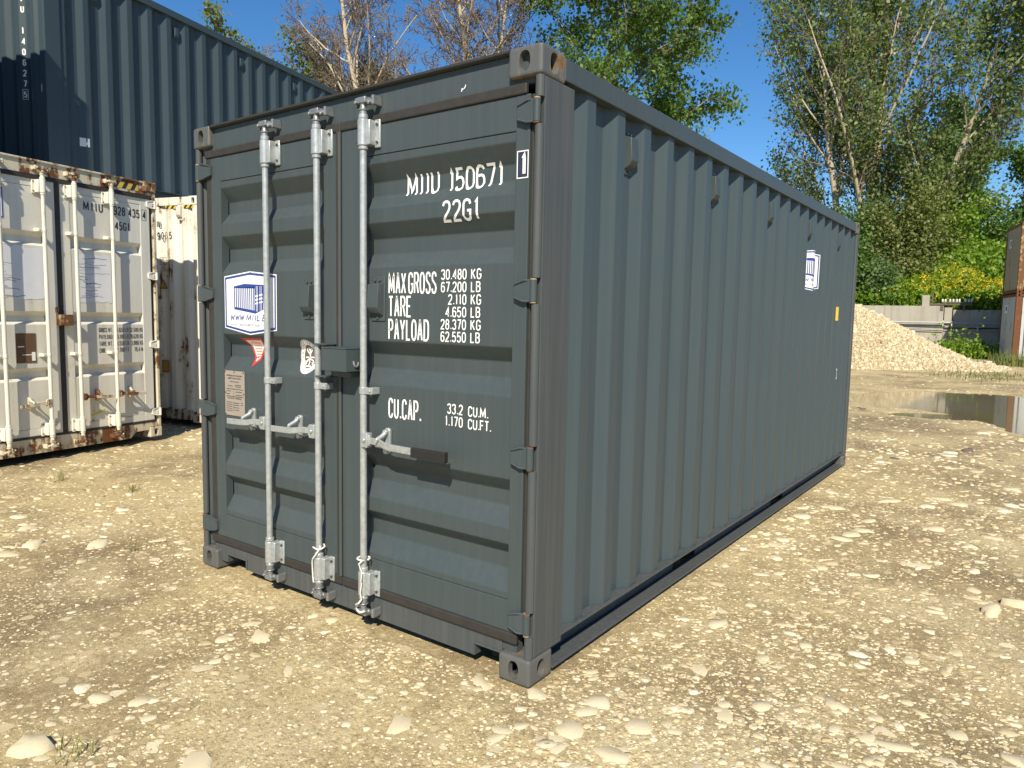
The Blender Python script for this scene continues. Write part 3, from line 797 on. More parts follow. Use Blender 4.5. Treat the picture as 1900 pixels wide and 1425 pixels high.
# gaskets
def gasket(door, xa, xb, inner_side):
    MB().box(xa, xb, .012, .032, 2.4125, 2.455).build('door_gasket', 'rubber', door, .006)
    MB().box(xa, xb, .014, .034, .163, .2075).build('door_gasket', 'rubber', door, .006)
gasket(DR, SEAM + .010, -.078, 1); gasket(DL, -2.345, SEAM - .012, -1)
MB().box(SEAM - .026, SEAM + .008, .013, .04, .1635, 2.454).build('door_gasket', 'rubber', DL, .006)
MB().box(SEAM - .004, SEAM + .0118, .009, .02, .208, 2.411).build('seam_strip', 'dark_post', DR, .003)
MB().box(-2.340, -2.2925, .018, .05, .208, 2.412).build('door_gasket', 'rubber', DL, .006)
MB().box(-.0635, -.050, .030, .05, .208, 2.412).build('door_gasket', 'rubber', DR, .004)
RY = -.025
lock_rod(DL, -1.715, .10, 2.505, RY, dm, 1); lock_rod(DL, -1.301, .10, 2.505, RY, dm, 1); lock_rod(DR, -.968, .10, 2.505, RY, dm, 1)
handle(DR, -.968, .945, -.425, RY, dm, grip=(-.625, -.425), catch=-.842)
handle(DL, -1.715, .945, -2.06, RY, dm, catch=-1.905); handle(DL, -1.301, .945, -1.655, RY, dm, catch=-1.495)
for z in HZ:
    hinge(DR, -.026, z, 1, .012, dm); hinge(DL, -W + .026, z, -1, .012, dm, reach=.135)
# lock box over the seam
q = MB()
q.box(-1.178, -1.172, -.098, .018, 1.266, 1.372); q.box(-1.010, -1.004, -.098, .018, 1.266, 1.372)
q.box(-1.178, -1.004, -.103, -.097, 1.266, 1.372); q.box(-1.180, -1.002, -.105, .018, 1.3725, 1.379)
lb = q.build('lock_box', 'dark', DR, .003)
q = MB(); q.box(-1.30, -1.205, -.052, .019, 1.385, 1.391); q.box(-1.30, -1.215, .006, .019, 1.27, 1.385); q.box(-1.16, -1.03, -.05, .0, 1.236, 1.262); q.box(-1.295, -1.19, -.05, .02, 1.225, 1.231)
q.build('lock_box_tongue', 'dark', DL, .002)
MB().tube([(-1.0035, -.055, 1.316), (-1.0, -.057, 1.304), (-.998, -.052, 1.293), (-.998, -.040, 1.290), (-.998, -.032, 1.298), (-.998, -.030, 1.312)], .005, 8).build('lock_box_hook', 'galv_dark', DR)
# vents on the doors
vent(DR, 'dark', (-.945 + .03, .0235, 1.612), 0); vent(DL, 'dark', (-1.415, .0235, 1.612), 0)
# white cords tied to the lower rod guides
def cord_thing(tubes, label, parent_loc=(0, 0, 0)):
    mb = MB()
    for pts, r in tubes: mb.tube(pts, r, 6)
    return tag(mb.build('cord', 'cord'), label, 'cord')
x, y = -1.301, RY
ring = [(x + .030 * math.cos(-2.4 + i * .36), y + .030 * math.sin(-2.4 + i * .36), .345 + .004 * math.sin(i) + (.012 if i > 10 else 0)) for i in range(15)]
cord_thing([(ring + [(x + .028, y - .014, .352), (x + .012, y - .031, .315), (x - .010, y - .033, .29), (x - .030, y - .020, .262), (x - .034, y - .014, .20), (x - .030, y - .014, .165), (x - .022, y - .018, .158)], .0042)], 'white cord tied round the foot of the middle locking rod')
x = -.968
ring = [(x + .03 * math.cos(i * .42), y + .03 * math.sin(i * .42), .358) for i in range(14)]
cord_thing([(ring + [(x + .004, RY - .033, .34), (x + .018, RY - .031, .30), (x + .019, RY - .033, .25), (x + .016, RY - .034, .20), (x + .017, RY - .030, .165), (x + .006, RY - .038, .145), (x - .022, RY - .030, .130), (x - .002, RY - .040, .110), (x + .020, RY - .042, .104), (x + .040, RY - .030, .112)], .0048)], 'white cord knotted round the foot of the right locking rod')
# ---- lettering on the right door
fR = rib_fn(RIBS, .024, .050)
def fnD(u, v, lift): return (u, fR(v) - .0016 - lift, v)
def fnF(u, v, lift): return (u, .0185 - lift, v)
def T(door, txt, u, v, h, mat='white_print', fn=fnD, **k):
    d = Decal(fn); d.text(txt, u, v, h, **k); return d.build('lettering', mat, door, 'lettering reading ' + txt)
T(DR, 'MIIU 150671', -.780, 2.077, .100, total=.560, wd=.110, gap=.11, space=.70)
T(DR, '22G1', -.522, 1.942, .092, total=.215, wd=.12, gap=.15)
T(DR, 'MAX GROSS', -.851, 1.634, .098, total=.305, wd=.090, gap=.075, space=.25)
T(DR, 'TARE', -.851, 1.528, .098, total=.152, wd=.095, gap=.085)
T(DR, 'PAYLOAD', -.851, 1.422, .098, total=.262, wd=.095, gap=.085)
for i, (a, b) in enumerate((('30.480', 'KG'), ('67.200', 'LB'), ('2.110', 'KG'), ('4.650', 'LB'), ('28.370', 'KG'), ('62.550', 'LB'))):
    z = 1.694 - i * .0540
    T(DR, a, -.375, z, .046, wid=.46, wd=.13, gap=.14, right=True); T(DR, b, -.355, z, .046, wid=.50, wd=.13, gap=.18)
T(DR, 'CU.CAP.', -.849, 1.054, .096, total=.215, wd=.095, gap=.09)
T(DR, '33.2', -.387, 1.108, .046, wid=.46, wd=.13, gap=.14, right=True); T(DR, 'CU.M.', -.362, 1.106, .046, wid=.48, wd=.13, gap=.12)
T(DR, '1.170', -.387, 1.053, .046, wid=.46, wd=.13, gap=.14, right=True); T(DR, 'CU.FT.', -.362, 1.051, .046, wid=.48, wd=.13, gap=.12)
Decal(fnF).poly([(-.122, 2.088), (-.066, 2.088), (-.066, 2.196), (-.122, 2.196)], .0).build('check_digit_panel', 'navy_print', DR)
d = Decal(fnF); d.strip([(-.120, 2.090), (-.068, 2.090), (-.068, 2.194), (-.120, 2.194), (-.120, 2.090)], .0045, .0005); d.text('1', -.105, 2.098, .088, wid=.42, wd=.17, lift=.0008); d.build('check_digit', 'white_print', DR)
d = Decal(lambda u, v, l: (u, .0285 - l, v)); d.strip([(-.425, 2.478), (-.422, 2.490), (-.416, 2.484)], .0045); d.strip([(-.414, 2.488), (-.406, 2.492), (-.402, 2.503)], .0045); d.build('scratch_mark', 'white_print', C0)
# ---- stickers on the left door
logo(DL, fnD, -1.937, 1.588)
d = Decal(fnD); d.poly([(-2.052, 1.392), (-1.858, 1.396), (-1.868, 1.345), (-1.905, 1.275), (-1.955, 1.232), (-1.962, 1.275), (-1.99, 1.335)], .0004); d.build('warning_sticker_border', 'red_print', DL)
d = Decal(fnD); d.poly([(-2.020, 1.380), (-1.872, 1.384), (-1.882, 1.345), (-1.915, 1.285), (-1.944, 1.262), (-1.950, 1.285), (-1.980, 1.343)], .0010); d.build('warning_sticker', 'pink_print', DL)
d = Decal(fnD)
d.text('ATTENTION', -1.985, 1.362, .012, wd=.14, total=.09, lift=.0015)
for i in range(6): d.strip([(-1.965 + i * .006, 1.350 - i * .015), (-1.895 - i * .002, 1.351 - i * .015)], .004, .0015)
d.build('warning_print', 'red_print', DL)
sx, sz = -1.482, 1.312
Decal(fnD).poly(ell(sx, sz, .078, .090), .0004).build('inspection_seal', 'white_print', DL, 'white oval inspection seal with a brown emblem')
d = Decal(fnD); d.poly(ell(sx, sz, .046, .062), .0010); d.strip(ell(sx, sz, .073, .085) + [ell(sx, sz, .073, .085)[0]], .0022, .001)
for i, c in enumerate('BUREAU VERITAS'):
    if c == ' ': continue
    a = math.pi * (1.12 - i * .096); cx, cz_ = sx + .059 * math.cos(a), sz + .074 * math.sin(a); gw, st = G[c]
    for q in st:
        pp = []
        for u, v in q:
            uu = (u - gw / 2) / 4 * .0085; vv = (v - 4) / 8 * .013; b = a - math.pi / 2
            pp.append((cx + uu * math.cos(b) - vv * math.sin(b), cz_ + uu * math.sin(b) + vv * math.cos(b)))
        d.strip(pp, .0022, .001)
d.build('seal_emblem', 'gold_print', DL)
d = Decal(fnD)
for st in ([(0, -.045), (-.006, -.01), (.004, .012), (0, .03)], [(0, .012), (-.02, .03), (-.016, .042)], [(0, .012), (.018, .034), (.02, .046)], [(-.003, -.01), (-.022, -.022), (-.026, -.044)], [(0, -.012), (.024, -.02), (.026, -.044)], [(-.034, -.005), (.034, -.003)], [(-.02, -.05), (.02, -.05)]):
    d.strip([(sx + a, sz + b) for a, b in st], .0075, .0016)
d.poly(ell(sx + .0, sz + .038, .008, .009), .0018); d.build('seal_figure', 'white_print', DL)
pl = MB().box(-2.190, -1.998, .0195, .0225, .944, 1.203).build('approval_plate', 'plate', DL, .001)
pl['label'] = 'tan metal approval plate with small print'
fnP = lambda u, v, l: (u, .0190 - l, v)
d = Decal(fnP)
d.text('APPROVED FOR TRANSPORT', -2.172, 1.170, .009, wd=.18, total=.155); d.text('UNDER CUSTOMS SEAL', -2.160, 1.155, .009, wd=.18, total=.13); d.text('CSC SAFETY APPROVAL', -2.165, 1.040, .009, wd=.18, total=.14)
for u0, u1, v in ((-2.14, -2.05, 1.140), (-2.16, -2.11, 1.115), (-2.09, -2.03, 1.122), (-2.09, -2.03, 1.112), (-2.175, -2.01, 1.098), (-2.175, -2.13, 1.085), (-2.085, -2.02, 1.083), (-2.175, -2.14, 1.068), (-2.085, -2.02, 1.065), (-2.175, -2.01, 1.055), (-2.175, -2.12, 1.020), (-2.175, -2.12, 1.008), (-2.175, -2.12, .996), (-2.175, -2.12, .984), (-2.175, -2.12, .972), (-2.105, -2.05, 1.018), (-2.105, -2.05, 1.006), (-2.105, -2.05, .992), (-2.105, -2.05, .978), (-2.035, -2.015, 1.022), (-2.035, -2.015, 1.01)):
    d.strip([(u0, v), (u1, v)], .0035)
d.strip([(-2.105, 1.055), (-2.105, 1.098)], .0015); d.strip([(-2.11, .962), (-2.11, 1.028)], .0015)
d.build('plate_print', 'black_print', DL)
for u, v in ((-2.183, 1.196), (-2.094, 1.196), (-2.005, 1.196), (-2.183, .951), (-2.005, .951), (-2.183, 1.075), (-2.005, 1.075)): MB().cyl((u, .0195, v), (u, .0165, v), .004, 8).build('plate_rivet', 'bolt', DL)
# ---- side things
sf = side_fn(.455, .277, .018, .060)
for k in (1, 5, 9, 13, 17): vent(C0, 'dark', (-.059, .455 + .277 * k + .1025, 2.335), R(90))
def fnS(u, v, lift): return (-sf(u) + .0022 + lift, u, v)
logo(C0, fnS, 4.285, 1.990)
Decal(fnS).poly([(5.335, 1.565), (5.365, 1.565), (5.365, 1.70), (5.335, 1.70)], .0004).build('side_label', 'yellow_print', C0)
d = Decal(fnS); d.strip([(5.40, 1.075), (5.435, 1.075), (5.435, .985), (5.40, .985)], .012); d.build('side_mark', 'white_print', C0)

# ================================================================== weathered white container, doors towards +x
H1, L1 = 2.896, 12.19
C1 = empty('shipping_container', (-6.606, 1.977, .085), R(102))
tag(C1, 'rusty white forty-foot high container with its doors facing us at the left edge', 'container', )
castings(C1, H1, L1, 'rust', 'white_rust')
shell(C1, L1, H1, dict(side='white_streak', rail='white_rust', brail='white_rust', end='white', roof='white', post='white_rust'), pockets=())
for x0, s_ in ((0.0, 1), (-W, -1)):
    MB().prism([(x0 - s_ * .002, .012), (x0 - s_ * .002, .22), (x0 - s_ * .06, .22), (x0 - s_ * .045, .05), (x0 - s_ * .042, .012)], 'z', .118, H1 - .118).build('corner_post', 'white_rust', C1, .008)
MB().box(-W + .05, -.05, .026, .09, 2.745, 2.885).box(-W + .163, -.163, .010, .09, 2.87, 2.890).build('door_header', 'white_rust', C1, .004)
MB().prism([(-W + .05, .175), (-.05, .175), (-.05, .118), (-.163, .118), (-.165, .085), (-.33, .085), (-.40, .022), (-2.04, .022), (-2.10, .085), (-W + .163, .085), (-W + .163, .118), (-W + .05, .118)], 'y', .020, .07).build('door_sill', 'white_rust', C1, .003)
RB1 = [(2.198, 2.155, 2.095, 2.066), (1.425, 1.385, 1.33, 1.30), (.872, .835, .78, .750)]
d1 = dict(door='white', rod='white_rod', guide='white_rod', bolt='rust', cam='white_rust', keeper='white_rust', handle='white_rust', grip='rubber', hinge='white_streak')
D1R = door_leaf(C1, -1.118, -.085, -1.02, -.20, .20, 2.735, .27, 2.63, RB1, d1, dep=.05)
D1L = door_leaf(C1, -2.35, -1.172, -2.24, -1.28, .20, 2.735, .27, 2.63, RB1, d1, dep=.05)
MB().box(-1.172, -1.118, .016, .05, .176, 2.744).build('door_gasket', 'rubber', D1R, .006)
MB().box(-2.37, -.07, .012, .035, 2.7355, 2.7445).box(-2.37, -.07, .006, .03, 2.70, 2.735).build('door_gasket', 'rubber', D1R, .006)
MB().box(-2.37, -.07, .014, .034, .176, .20).build('door_gasket', 'rubber', D1R, .004)
MB().box(-.085, -.055, .03, .055, .2, 2.735).build('door_gasket', 'rubber', D1R, .004)
for dr, x in ((D1R, -.595), (D1R, -1.005), (D1L, -1.325), (D1L, -1.74)):
    lock_rod(dr, x, .095, 2.80, -.045, d1, -1, mid=(2.215, 1.0), gl=.13, g0=.10, r=.018)
handle(D1R, -1.005, .55, -.66, -.045, d1, catch=-.79); handle(D1R, -.595, .55, -.26, -.045, d1, catch=-.40)
handle(D1L, -1.325, .53, -1.64, -.045, d1, catch=-1.50)
for z in (2.647, 1.847, 1.07, .291):
    hinge(D1R, -.024, z, 1, .0, d1, reach=.10); hinge(D1L, -W + .024, z, -1, .0, d1, reach=.11)
MB().box(-1.20, -1.065, -.05, .018, 1.29, 1.40).box(-1.21, -1.19, -.02, .02, 1.42, 1.47).build('lock_box', 'rust', D1R, .004)
f1 = rib_fn(RB1, .024, .05)
def fn1(u, v, lift): return (u, f1(v) - .0016 - lift, v)
T(D1R, 'MIIU', -.868, 2.475, .095, 'black_print', fn1, total=.235, gap=.22, wd=.14)
T(D1R, '928 435', -.525, 2.475, .095, 'black_print', fn1, total=.325, gap=.13, wd=.14, space=.55)
d = Decal(lambda u, v, l: (u, .0185 - l, v)); d.text('4', -.172, 2.475, .09, wd=.14, wid=.40); d.strip([(-.182, 2.462), (-.125, 2.462), (-.125, 2.578), (-.182, 2.578), (-.182, 2.462)], .0035); d.build('check_digit', 'black_print', D1R)
T(D1R, '45G1', -.515, 2.318, .090, 'black_print', fn1, total=.185, gap=.13, wd=.14)
for i, (a, b, c) in enumerate((('GROSS WT.', '71.650 LB', '32.500 KG'), ('PAYLOAD', '63.100 LB', '28.620 KG'), ('TARE WT.', '8.550 LB', '3.880 KG'), ('CUBE', '2.700 FT', '76.4 M'))):
    z = 1.215 - i * .073
    T(D1R, a, -.742, z, .048, 'faded_print', fn1, wid=.34, wd=.13, gap=.10, total=.16 if i != 3 else .075); T(D1R, b, -.385, z, .048, 'faded_print', fn1, wid=.36, wd=.13, gap=.10, right=True); T(D1R, c, -.205, z, .048, 'faded_print', fn1, wid=.36, wd=.13, gap=.10, right=True)
for dr, xa, xb, za, zb in ((D1L, -1.92, -1.30, 1.555, 2.045), (D1R, -.985, -.575, 1.535, 2.028)):
    rr = random.Random(int(xa * 100)); n = 14
    top = [(xa + (xb - xa) * i / n, zb + rr.uniform(-.012, .012)) for i in range(n + 1)]; bot = [(xa + (xb - xa) * i / n, za + rr.uniform(-.02, .012)) for i in range(n + 1)]
    Decal(fn1).poly(bot + top[::-1], .0006, .05).build('peeling_sticker', 'paper', dr, 'cracked peeling white sticker')
    d = Decal(fn1)
    for j in range(15):
        z = za + .03 + (zb - za - .05) * j / 15; u = xa + rr.uniform(.01, .12); pts = []
        for k in range(rr.randint(4, 9)):
            pts.append((u, z)); u += rr.uniform(.02, .06); z += rr.uniform(-.012, .012)
            if u > xb - .01: break
        if len(pts) > 2: d.strip(pts, rr.choice((.002, .003, .005)), .0012)
    d.build('sticker_cracks', 'faded_print', dr)
MB().box(-1.60, -1.41, .0195, .0225, .925, 1.214).build('brown_plate', 'brown_plate', D1L, .001)
d = Decal(lambda u, v, l: (u, .019 - l, v)); d.strip([(-1.545, 1.005), (-1.45, 1.005)], .008); d.poly([(-1.455, .945), (-1.420, .945), (-1.420, 1.03), (-1.455, 1.03)]); d.strip([(-1.585, 1.085), (-1.525, 1.085)], .010); d.build('plate_print', 'white_print', D1L)
Decal(fn1).poly([(-1.86, 2.29), (-1.655, 2.29), (-1.655, 2.58), (-1.86, 2.58)], .0005).build('blue_framed_sticker', 'white_print', D1L)
d = Decal(fn1); d.strip([(-1.85, 2.30), (-1.665, 2.30), (-1.665, 2.57), (-1.85, 2.57), (-1.85, 2.30)], .012, .0012); d.build('sticker_frame', 'blue_print', D1L)
Decal(fn1).poly([(-.30, .335), (-.22, .345), (-.22, .405), (-.30, .395)], .0005).build('small_sticker', 'paper', D1R)
Decal(fn1).poly([(-.86, .325), (-.70, .365), (-.70, .392), (-.86, .348)], .0005).build('yellow_tape', 'yellow_print', D1R)
def stripes(parent, xa, xb, za, zb, y, n=4, nm='height_warning_tape'):
    fn = lambda u, v, l: (u, y - l, v)
    Decal(fn).poly([(xa, za), (xb, za), (xb, zb), (xa, zb)]).build(nm, 'yellow_print', parent)
    d = Decal(fn); st = (xb - xa) / n
    for i in range(n):
        u = xa + i * st; d.poly([(u, za), (u + st * .45, za), (min(xb, u + st * .85), zb), (u + st * .40, zb)], .0008)
    d.build('tape_stripes', 'black_print', parent)
stripes(C1, -.52, -.21, 2.775, 2.845, .0245, 3)

# ================================================================== white container behind (blind end towards us)
C3 = empty('shipping_container', (-7.05, 2.742, .10), R(16))
tag(C3, 'rust-streaked white container behind the other white one, seen through the narrow gap', 'container')
castings(C3, H1, L1, 'white_streak', 'white_rust')
shell(C3, L1, H1, dict(side='white_streak', rail='white_streak', brail='white_rust', end='white_streak', roof='white', post='white_streak'), pockets=(), blind=True, endback=False)
fe = lambda u, v, l: (u, .0095 - l, v)
for tx, uu, vv, hh, rt in (('MIIU', -.62, 2.515, .085, True), ('9', -.635, 2.36, .095, True), ('0', -.57, 2.36, .095, True), ('5', -.49, 2.36, .095, False)):
    Decal(fe).text(tx, uu, vv, hh, wid=.40, wd=.14, right=rt).build('lettering', 'black_print', C3)
Decal(fe).text('6', -.555, 2.36, .092, wid=.36, wd=.10).build('lettering', 'faded_print', C3)
d = Decal(fe); d.text('IC', -.645, 2.05, .065, wid=.42, wd=.12, gap=.3); d.text('70', -.632, 1.978, .045, wid=.5, wd=.14); d.strip([(-.655, 2.038), (-.545, 2.038), (-.545, 2.128), (-.655, 2.128), (-.655, 2.038)], .006); d.build('lettering', 'faded_print', C3)
Decal(fe).poly([(-.667, 1.734), (-.546, 1.734), (-.607, 1.845)], .0).build('warning_triangle', 'orange_print', C3)
d = Decal(fe); d.strip([(-.667, 1.734), (-.546, 1.734), (-.607, 1.845), (-.667, 1.734)], .010, .0008); d.build('triangle_border', 'black_print', C3)
Decal(fe).poly([(-.654, .643), (-.55, .643), (-.55, .791), (-.654, .791)]).build('orange_plate', 'orange_print', C3)
d = Decal(fe); d.strip([(-.654, .643), (-.55, .643), (-.55, .791), (-.654, .791), (-.654, .643)], .008, .0008); d.build('plate_border', 'black_print', C3)
vent(C3, 'white', (-.295, .012, 2.70), 0)
stripes(C3, -.54, -.37, 2.745, 2.785, .0085, 2); stripes(C3, -.235, -.07, 2.745, 2.785, -.0005, 2)

# ================================================================== blue grey container stacked on top
C2 = empty('shipping_container', (-7.668, 1.305, 2.99), R(13.83))
tag(C2, 'blue-grey corrugated container stacked on top of the white ones at the upper left', 'container', 'stacked upper containers')
castings(C2, H0, L1, 'navy', 'navy')
shell(C2, L1, H0, dict(side='navy', rail='navy', brail='navy', end='navy', roof='navy', post='navy'), pockets=(), e0=.57, pitch=.3045, y_in=.20, blind=True, endback=True)
s2 = side_fn(.57, .3045, .018, .060)
for y in (.76, 1.978, 3.18, 4.39, 5.6): 
    k = round((y - .57 - .1) / .3045); vent(C2, 'navy', (-.059, .57 + .3045 * k + .105, 2.32), R(90), .9)
Decal(lambda u, v, l: (-s2(u) + .0022 + l, u, v)).poly([(.43, .50), (.53, .50), (.53, .60), (.43, .60)]).build('white_label', 'paper', C2)
e2 = side_fn(-W + .255, .25, .012, .050); d = Decal(lambda u, v, l: (u, e2(u) - .003 - l, v)); z = 2.28
for c in 'MIIU 140627':
    if c != ' ': d.text(c, -.412, z, .075, wid=.40, wd=.16)
    z -= .118
d.text('5', -.412, z, .068, wid=.40, wd=.14); d.strip([(-.42, z - .02), (-.372, z - .02), (-.372, z + .09), (-.42, z + .09), (-.42, z - .02)], .004)
d.build('lettering', 'white_print', C2)

# ================================================================== neighbouring stack just outside the frame (its shadow falls on the stacked box)
C5 = empty('shipping_container', (-6.65, -.04, 2.985), R(102))
tag(C5, 'dark container stacked beyond the left picture edge, shading the blue-grey one', 'container', 'stacked upper containers')
castings(C5, H1, 6.058, 'navy', 'navy')
shell(C5, 6.058, H1, dict(side='navy', rail='navy', brail='navy', end='navy', roof='navy', post='navy'), pockets=(), blind=True)
a102 = R(102); ux, uy = math.cos(a102), math.sin(a102)
C6 = empty('shipping_container', (-6.606 - ux * 2.56, 1.977 - uy * 2.56, .08), R(102))
tag(C6, 'white container standing beyond the left picture edge beside the rusty white one', 'container')
castings(C6, H1, 12.19, 'white_rust', 'white_rust')
shell(C6, 12.19, H1, dict(side='white_streak', rail='white_rust', brail='white_rust', end='white', roof='white', post='white_rust'), pockets=(), blind=True)

# ================================================================== stack at the right edge
A4 = R(-77.4)
for z, ms, lab in ((.17, dict(side='grey_box', rail='rust_post', brail='rust_post', end='grey_box', roof='rust', post='rust_post'), 'peeling grey-white container at the bottom of the right-hand stack'),
                   (.17 + 2.595, dict(side='rust', rail='rust', brail='rust_post', end='beige_box', roof='rust', post='rust'), 'beige and rust container on top of the right-hand stack')):
    c = empty('shipping_container', (.844, 30.13, z), A4); tag(c, lab, 'container')
    castings(c, 2.591, 6.058, 'rust_post', 'rust_post')
    shell(c, 6.058, 2.591, ms, pockets=(), blind=True)
    up = z > 1
    Decal(lambda u, v, l: (u, .008 - l, v)).poly([(-1.86, 1.78), (-1.40, 1.78), (-1.40, 2.12), (-1.86, 2.12)] if up else [(-1.78, 1.88), (-1.25, 1.88), (-1.25, 2.20), (-1.78, 2.20)]).build('logo_sticker', 'white_print', c)
    Decal(lambda u, v, l: (u, .007 - l, v)).poly([(-1.70, 1.85), (-1.52, 1.85), (-1.52, 2.06), (-1.70, 2.06)] if up else [(-1.62, 1.98), (-1.40, 1.98), (-1.40, 2.14), (-1.62, 2.14)]).build('logo_container_drawing', 'blue_print', c)
    # cam rods of the long side doors / stiffeners visible as white bars
    if not up:
        for k in range(5): MB().box(.002, .02, .35 + k * .42, .47 + k * .42, .3, 2.3).build('side_stiffener', 'grey_box', c, .004)

# ================================================================== concrete wall with conduits
wd = Vector((1.0, .105, 0)).normalized()
def wp(t, y=0.0): return (-1.54 + wd.x * t - wd.y * y, 34.50 + wd.y * t + wd.x * y)
wall = empty('concrete_wall', (-1.54, 34.50, 0)); tag(wall, 'grey concrete panel wall behind the gravel heap', 'wall')
def wall_panel(name, t0, t1, z1, th, yo=0.0, mat='concrete', z0=-.3):
    mb = MB(); a = wp(t0, yo); b = wp(t1, yo); c = wp(t1, yo + th); d_ = wp(t0, yo + th); o = (-1.54, 34.50)
    pts = [(p[0] - o[0], p[1] - o[1]) for p in (a, b, c, d_)]
    mb.prism(pts, 'z', z0, z1); return mb.build(name, mat, wall, .015)
wall_panel('wall_panel', -.30, -6.20, 2.39, .22, 0); wall_panel('wall_panel', -6.24, -12.2, 2.38, .22, 0); wall_panel('wall_panel', -12.24, -18.2, 2.38, .22, 0)
wall_panel('wall_panel', .06, 4.9, 2.23, .2, .10); wall_panel('wall_panel', 4.94, 10.9, 2.23, .2, .10); wall_panel('wall_panel', 10.94, 16.9, 2.23, .2, .10)
wall_panel('wall_pilaster', -.27, .02, 2.32, .34, -.06)
def conduit(name, z, yo, r, mat, lab, sag=0.0):
    pts = []
    for i in range(31):
        t = -13 + i * 1.0; p = wp(t, yo); pts.append((p[0], p[1], z + sag * math.sin(i * 1.3)))
    o = MB().tube(pts, r, 8).build(name, mat); tag(o, lab, 'pipe')
conduit('conduit_pipe', 1.66, -.14, .035, 'pipe', 'pale upper conduit pipe running along the concrete wall')
conduit('conduit_pipe', 1.45, -.12, .026, 'pipe_dark', 'dark middle cable running along the concrete wall', .02)
conduit('conduit_pipe', 1.34, -.11, .018, 'pipe', 'thin lower conduit pipe running along the concrete wall', .012)
for t in (-4.1, 1.0, 3.4):
    p = wp(t, -.14); o = MB().box(p[0] - .03, p[0] + .03, p[1] - .02, p[1] + .25, 1.28, 1.54).build('pipe_bracket', 'pipe', None, .005)
    tag(o, {-4.1: 'left pipe bracket on the concrete wall', 1.0: 'middle pipe bracket on the concrete wall', 3.4: 'right pipe bracket on the concrete wall'}[t], 'bracket')
# post and insulator rack on the wall head
p = wp(-1.0, .12)
o = MB().box(p[0] - .14, p[0] + .14, p[1] - .1, p[1] + .1, 2.38, 2.86).box(p[0] - .145, p[0] + .145, p[1] - .105, p[1] + .105, 2.73, 2.76).box(p[0] - .145, p[0] + .145, p[1] - .105, p[1] + .105, 2.64, 2.67).build('wall_post', 'concrete', None, .01)
tag(o, 'short grey post standing on top of the concrete wall', 'post')
p0 = wp(-.78, .10); rack = empty('insulator_rack', (p0[0], p0[1], 2.40)); tag(rack, 'dark plank with a row of white insulators on top of the wall', 'insulators')
MB().box(-.02, 1.55, -.08, .08, .02, .10).box(.0, .06, -.04, .04, -.02, .55).box(.4, 1.55, -.1, -.04, .11, .16).build('plank', 'wood', rack, .01)
MB().box(.35, .47, -.08, .08, -.22, .02).box(1.2, 1.28, -.06, .06, -.22, .02).build('bracket', 'wood', rack, .006)
for u in (.42, .53, .70, .82, .95, 1.05, 1.28, 1.40, 1.50):
    q = MB(); q.tube([(u, 0, .16), (u, 0, .20), (u, 0, .22), (u, 0, .25), (u, 0, .27), (u, 0, .30)], [.03, .05, .028, .045, .026, .012], 8); q.build('insulator', 'porcelain', rack)

# ================================================================== gravel heap
def pile_h(x, y):
    d = np.hypot((x + 6.0) / 5.9, (y - 27.3) / 4.7)
    h = 3.25 * np.clip(1 - d, 0, None) ** 1.02
    h += .22 * np.clip(1 - np.hypot((x + .5) / 1.8, (y - 26.4) / 2.4), 0, None) ** 1.2
    return h * (1 + .07 * smooth_noise(x, y, 1.3, 21)) + .05 * smooth_noise(x, y, 4.5, 22) * (h > .1)
px_, py_ = np.meshgrid(np.arange(-12.5, 2.2, .12), np.arange(21.5, 33, .12), indexing='ij')
ph = pile_h(px_, py_) + hgt(px_, py_) - .04
a, b = px_.shape; ii = (np.arange(a - 1)[:, None] * b + np.arange(b - 1)[None, :]).ravel()
me = np_mesh('gravel_heap', np.stack([px_.ravel(), py_.ravel(), ph.ravel()], 1), np.stack([ii, ii + b, ii + b + 1, ii + 1], 1), smooth=True)
heap = put('gravel_heap', me, 'pile_base'); tag(heap, 'large heap of pale crushed limestone gravel in front of the concrete wall', 'gravel heap')

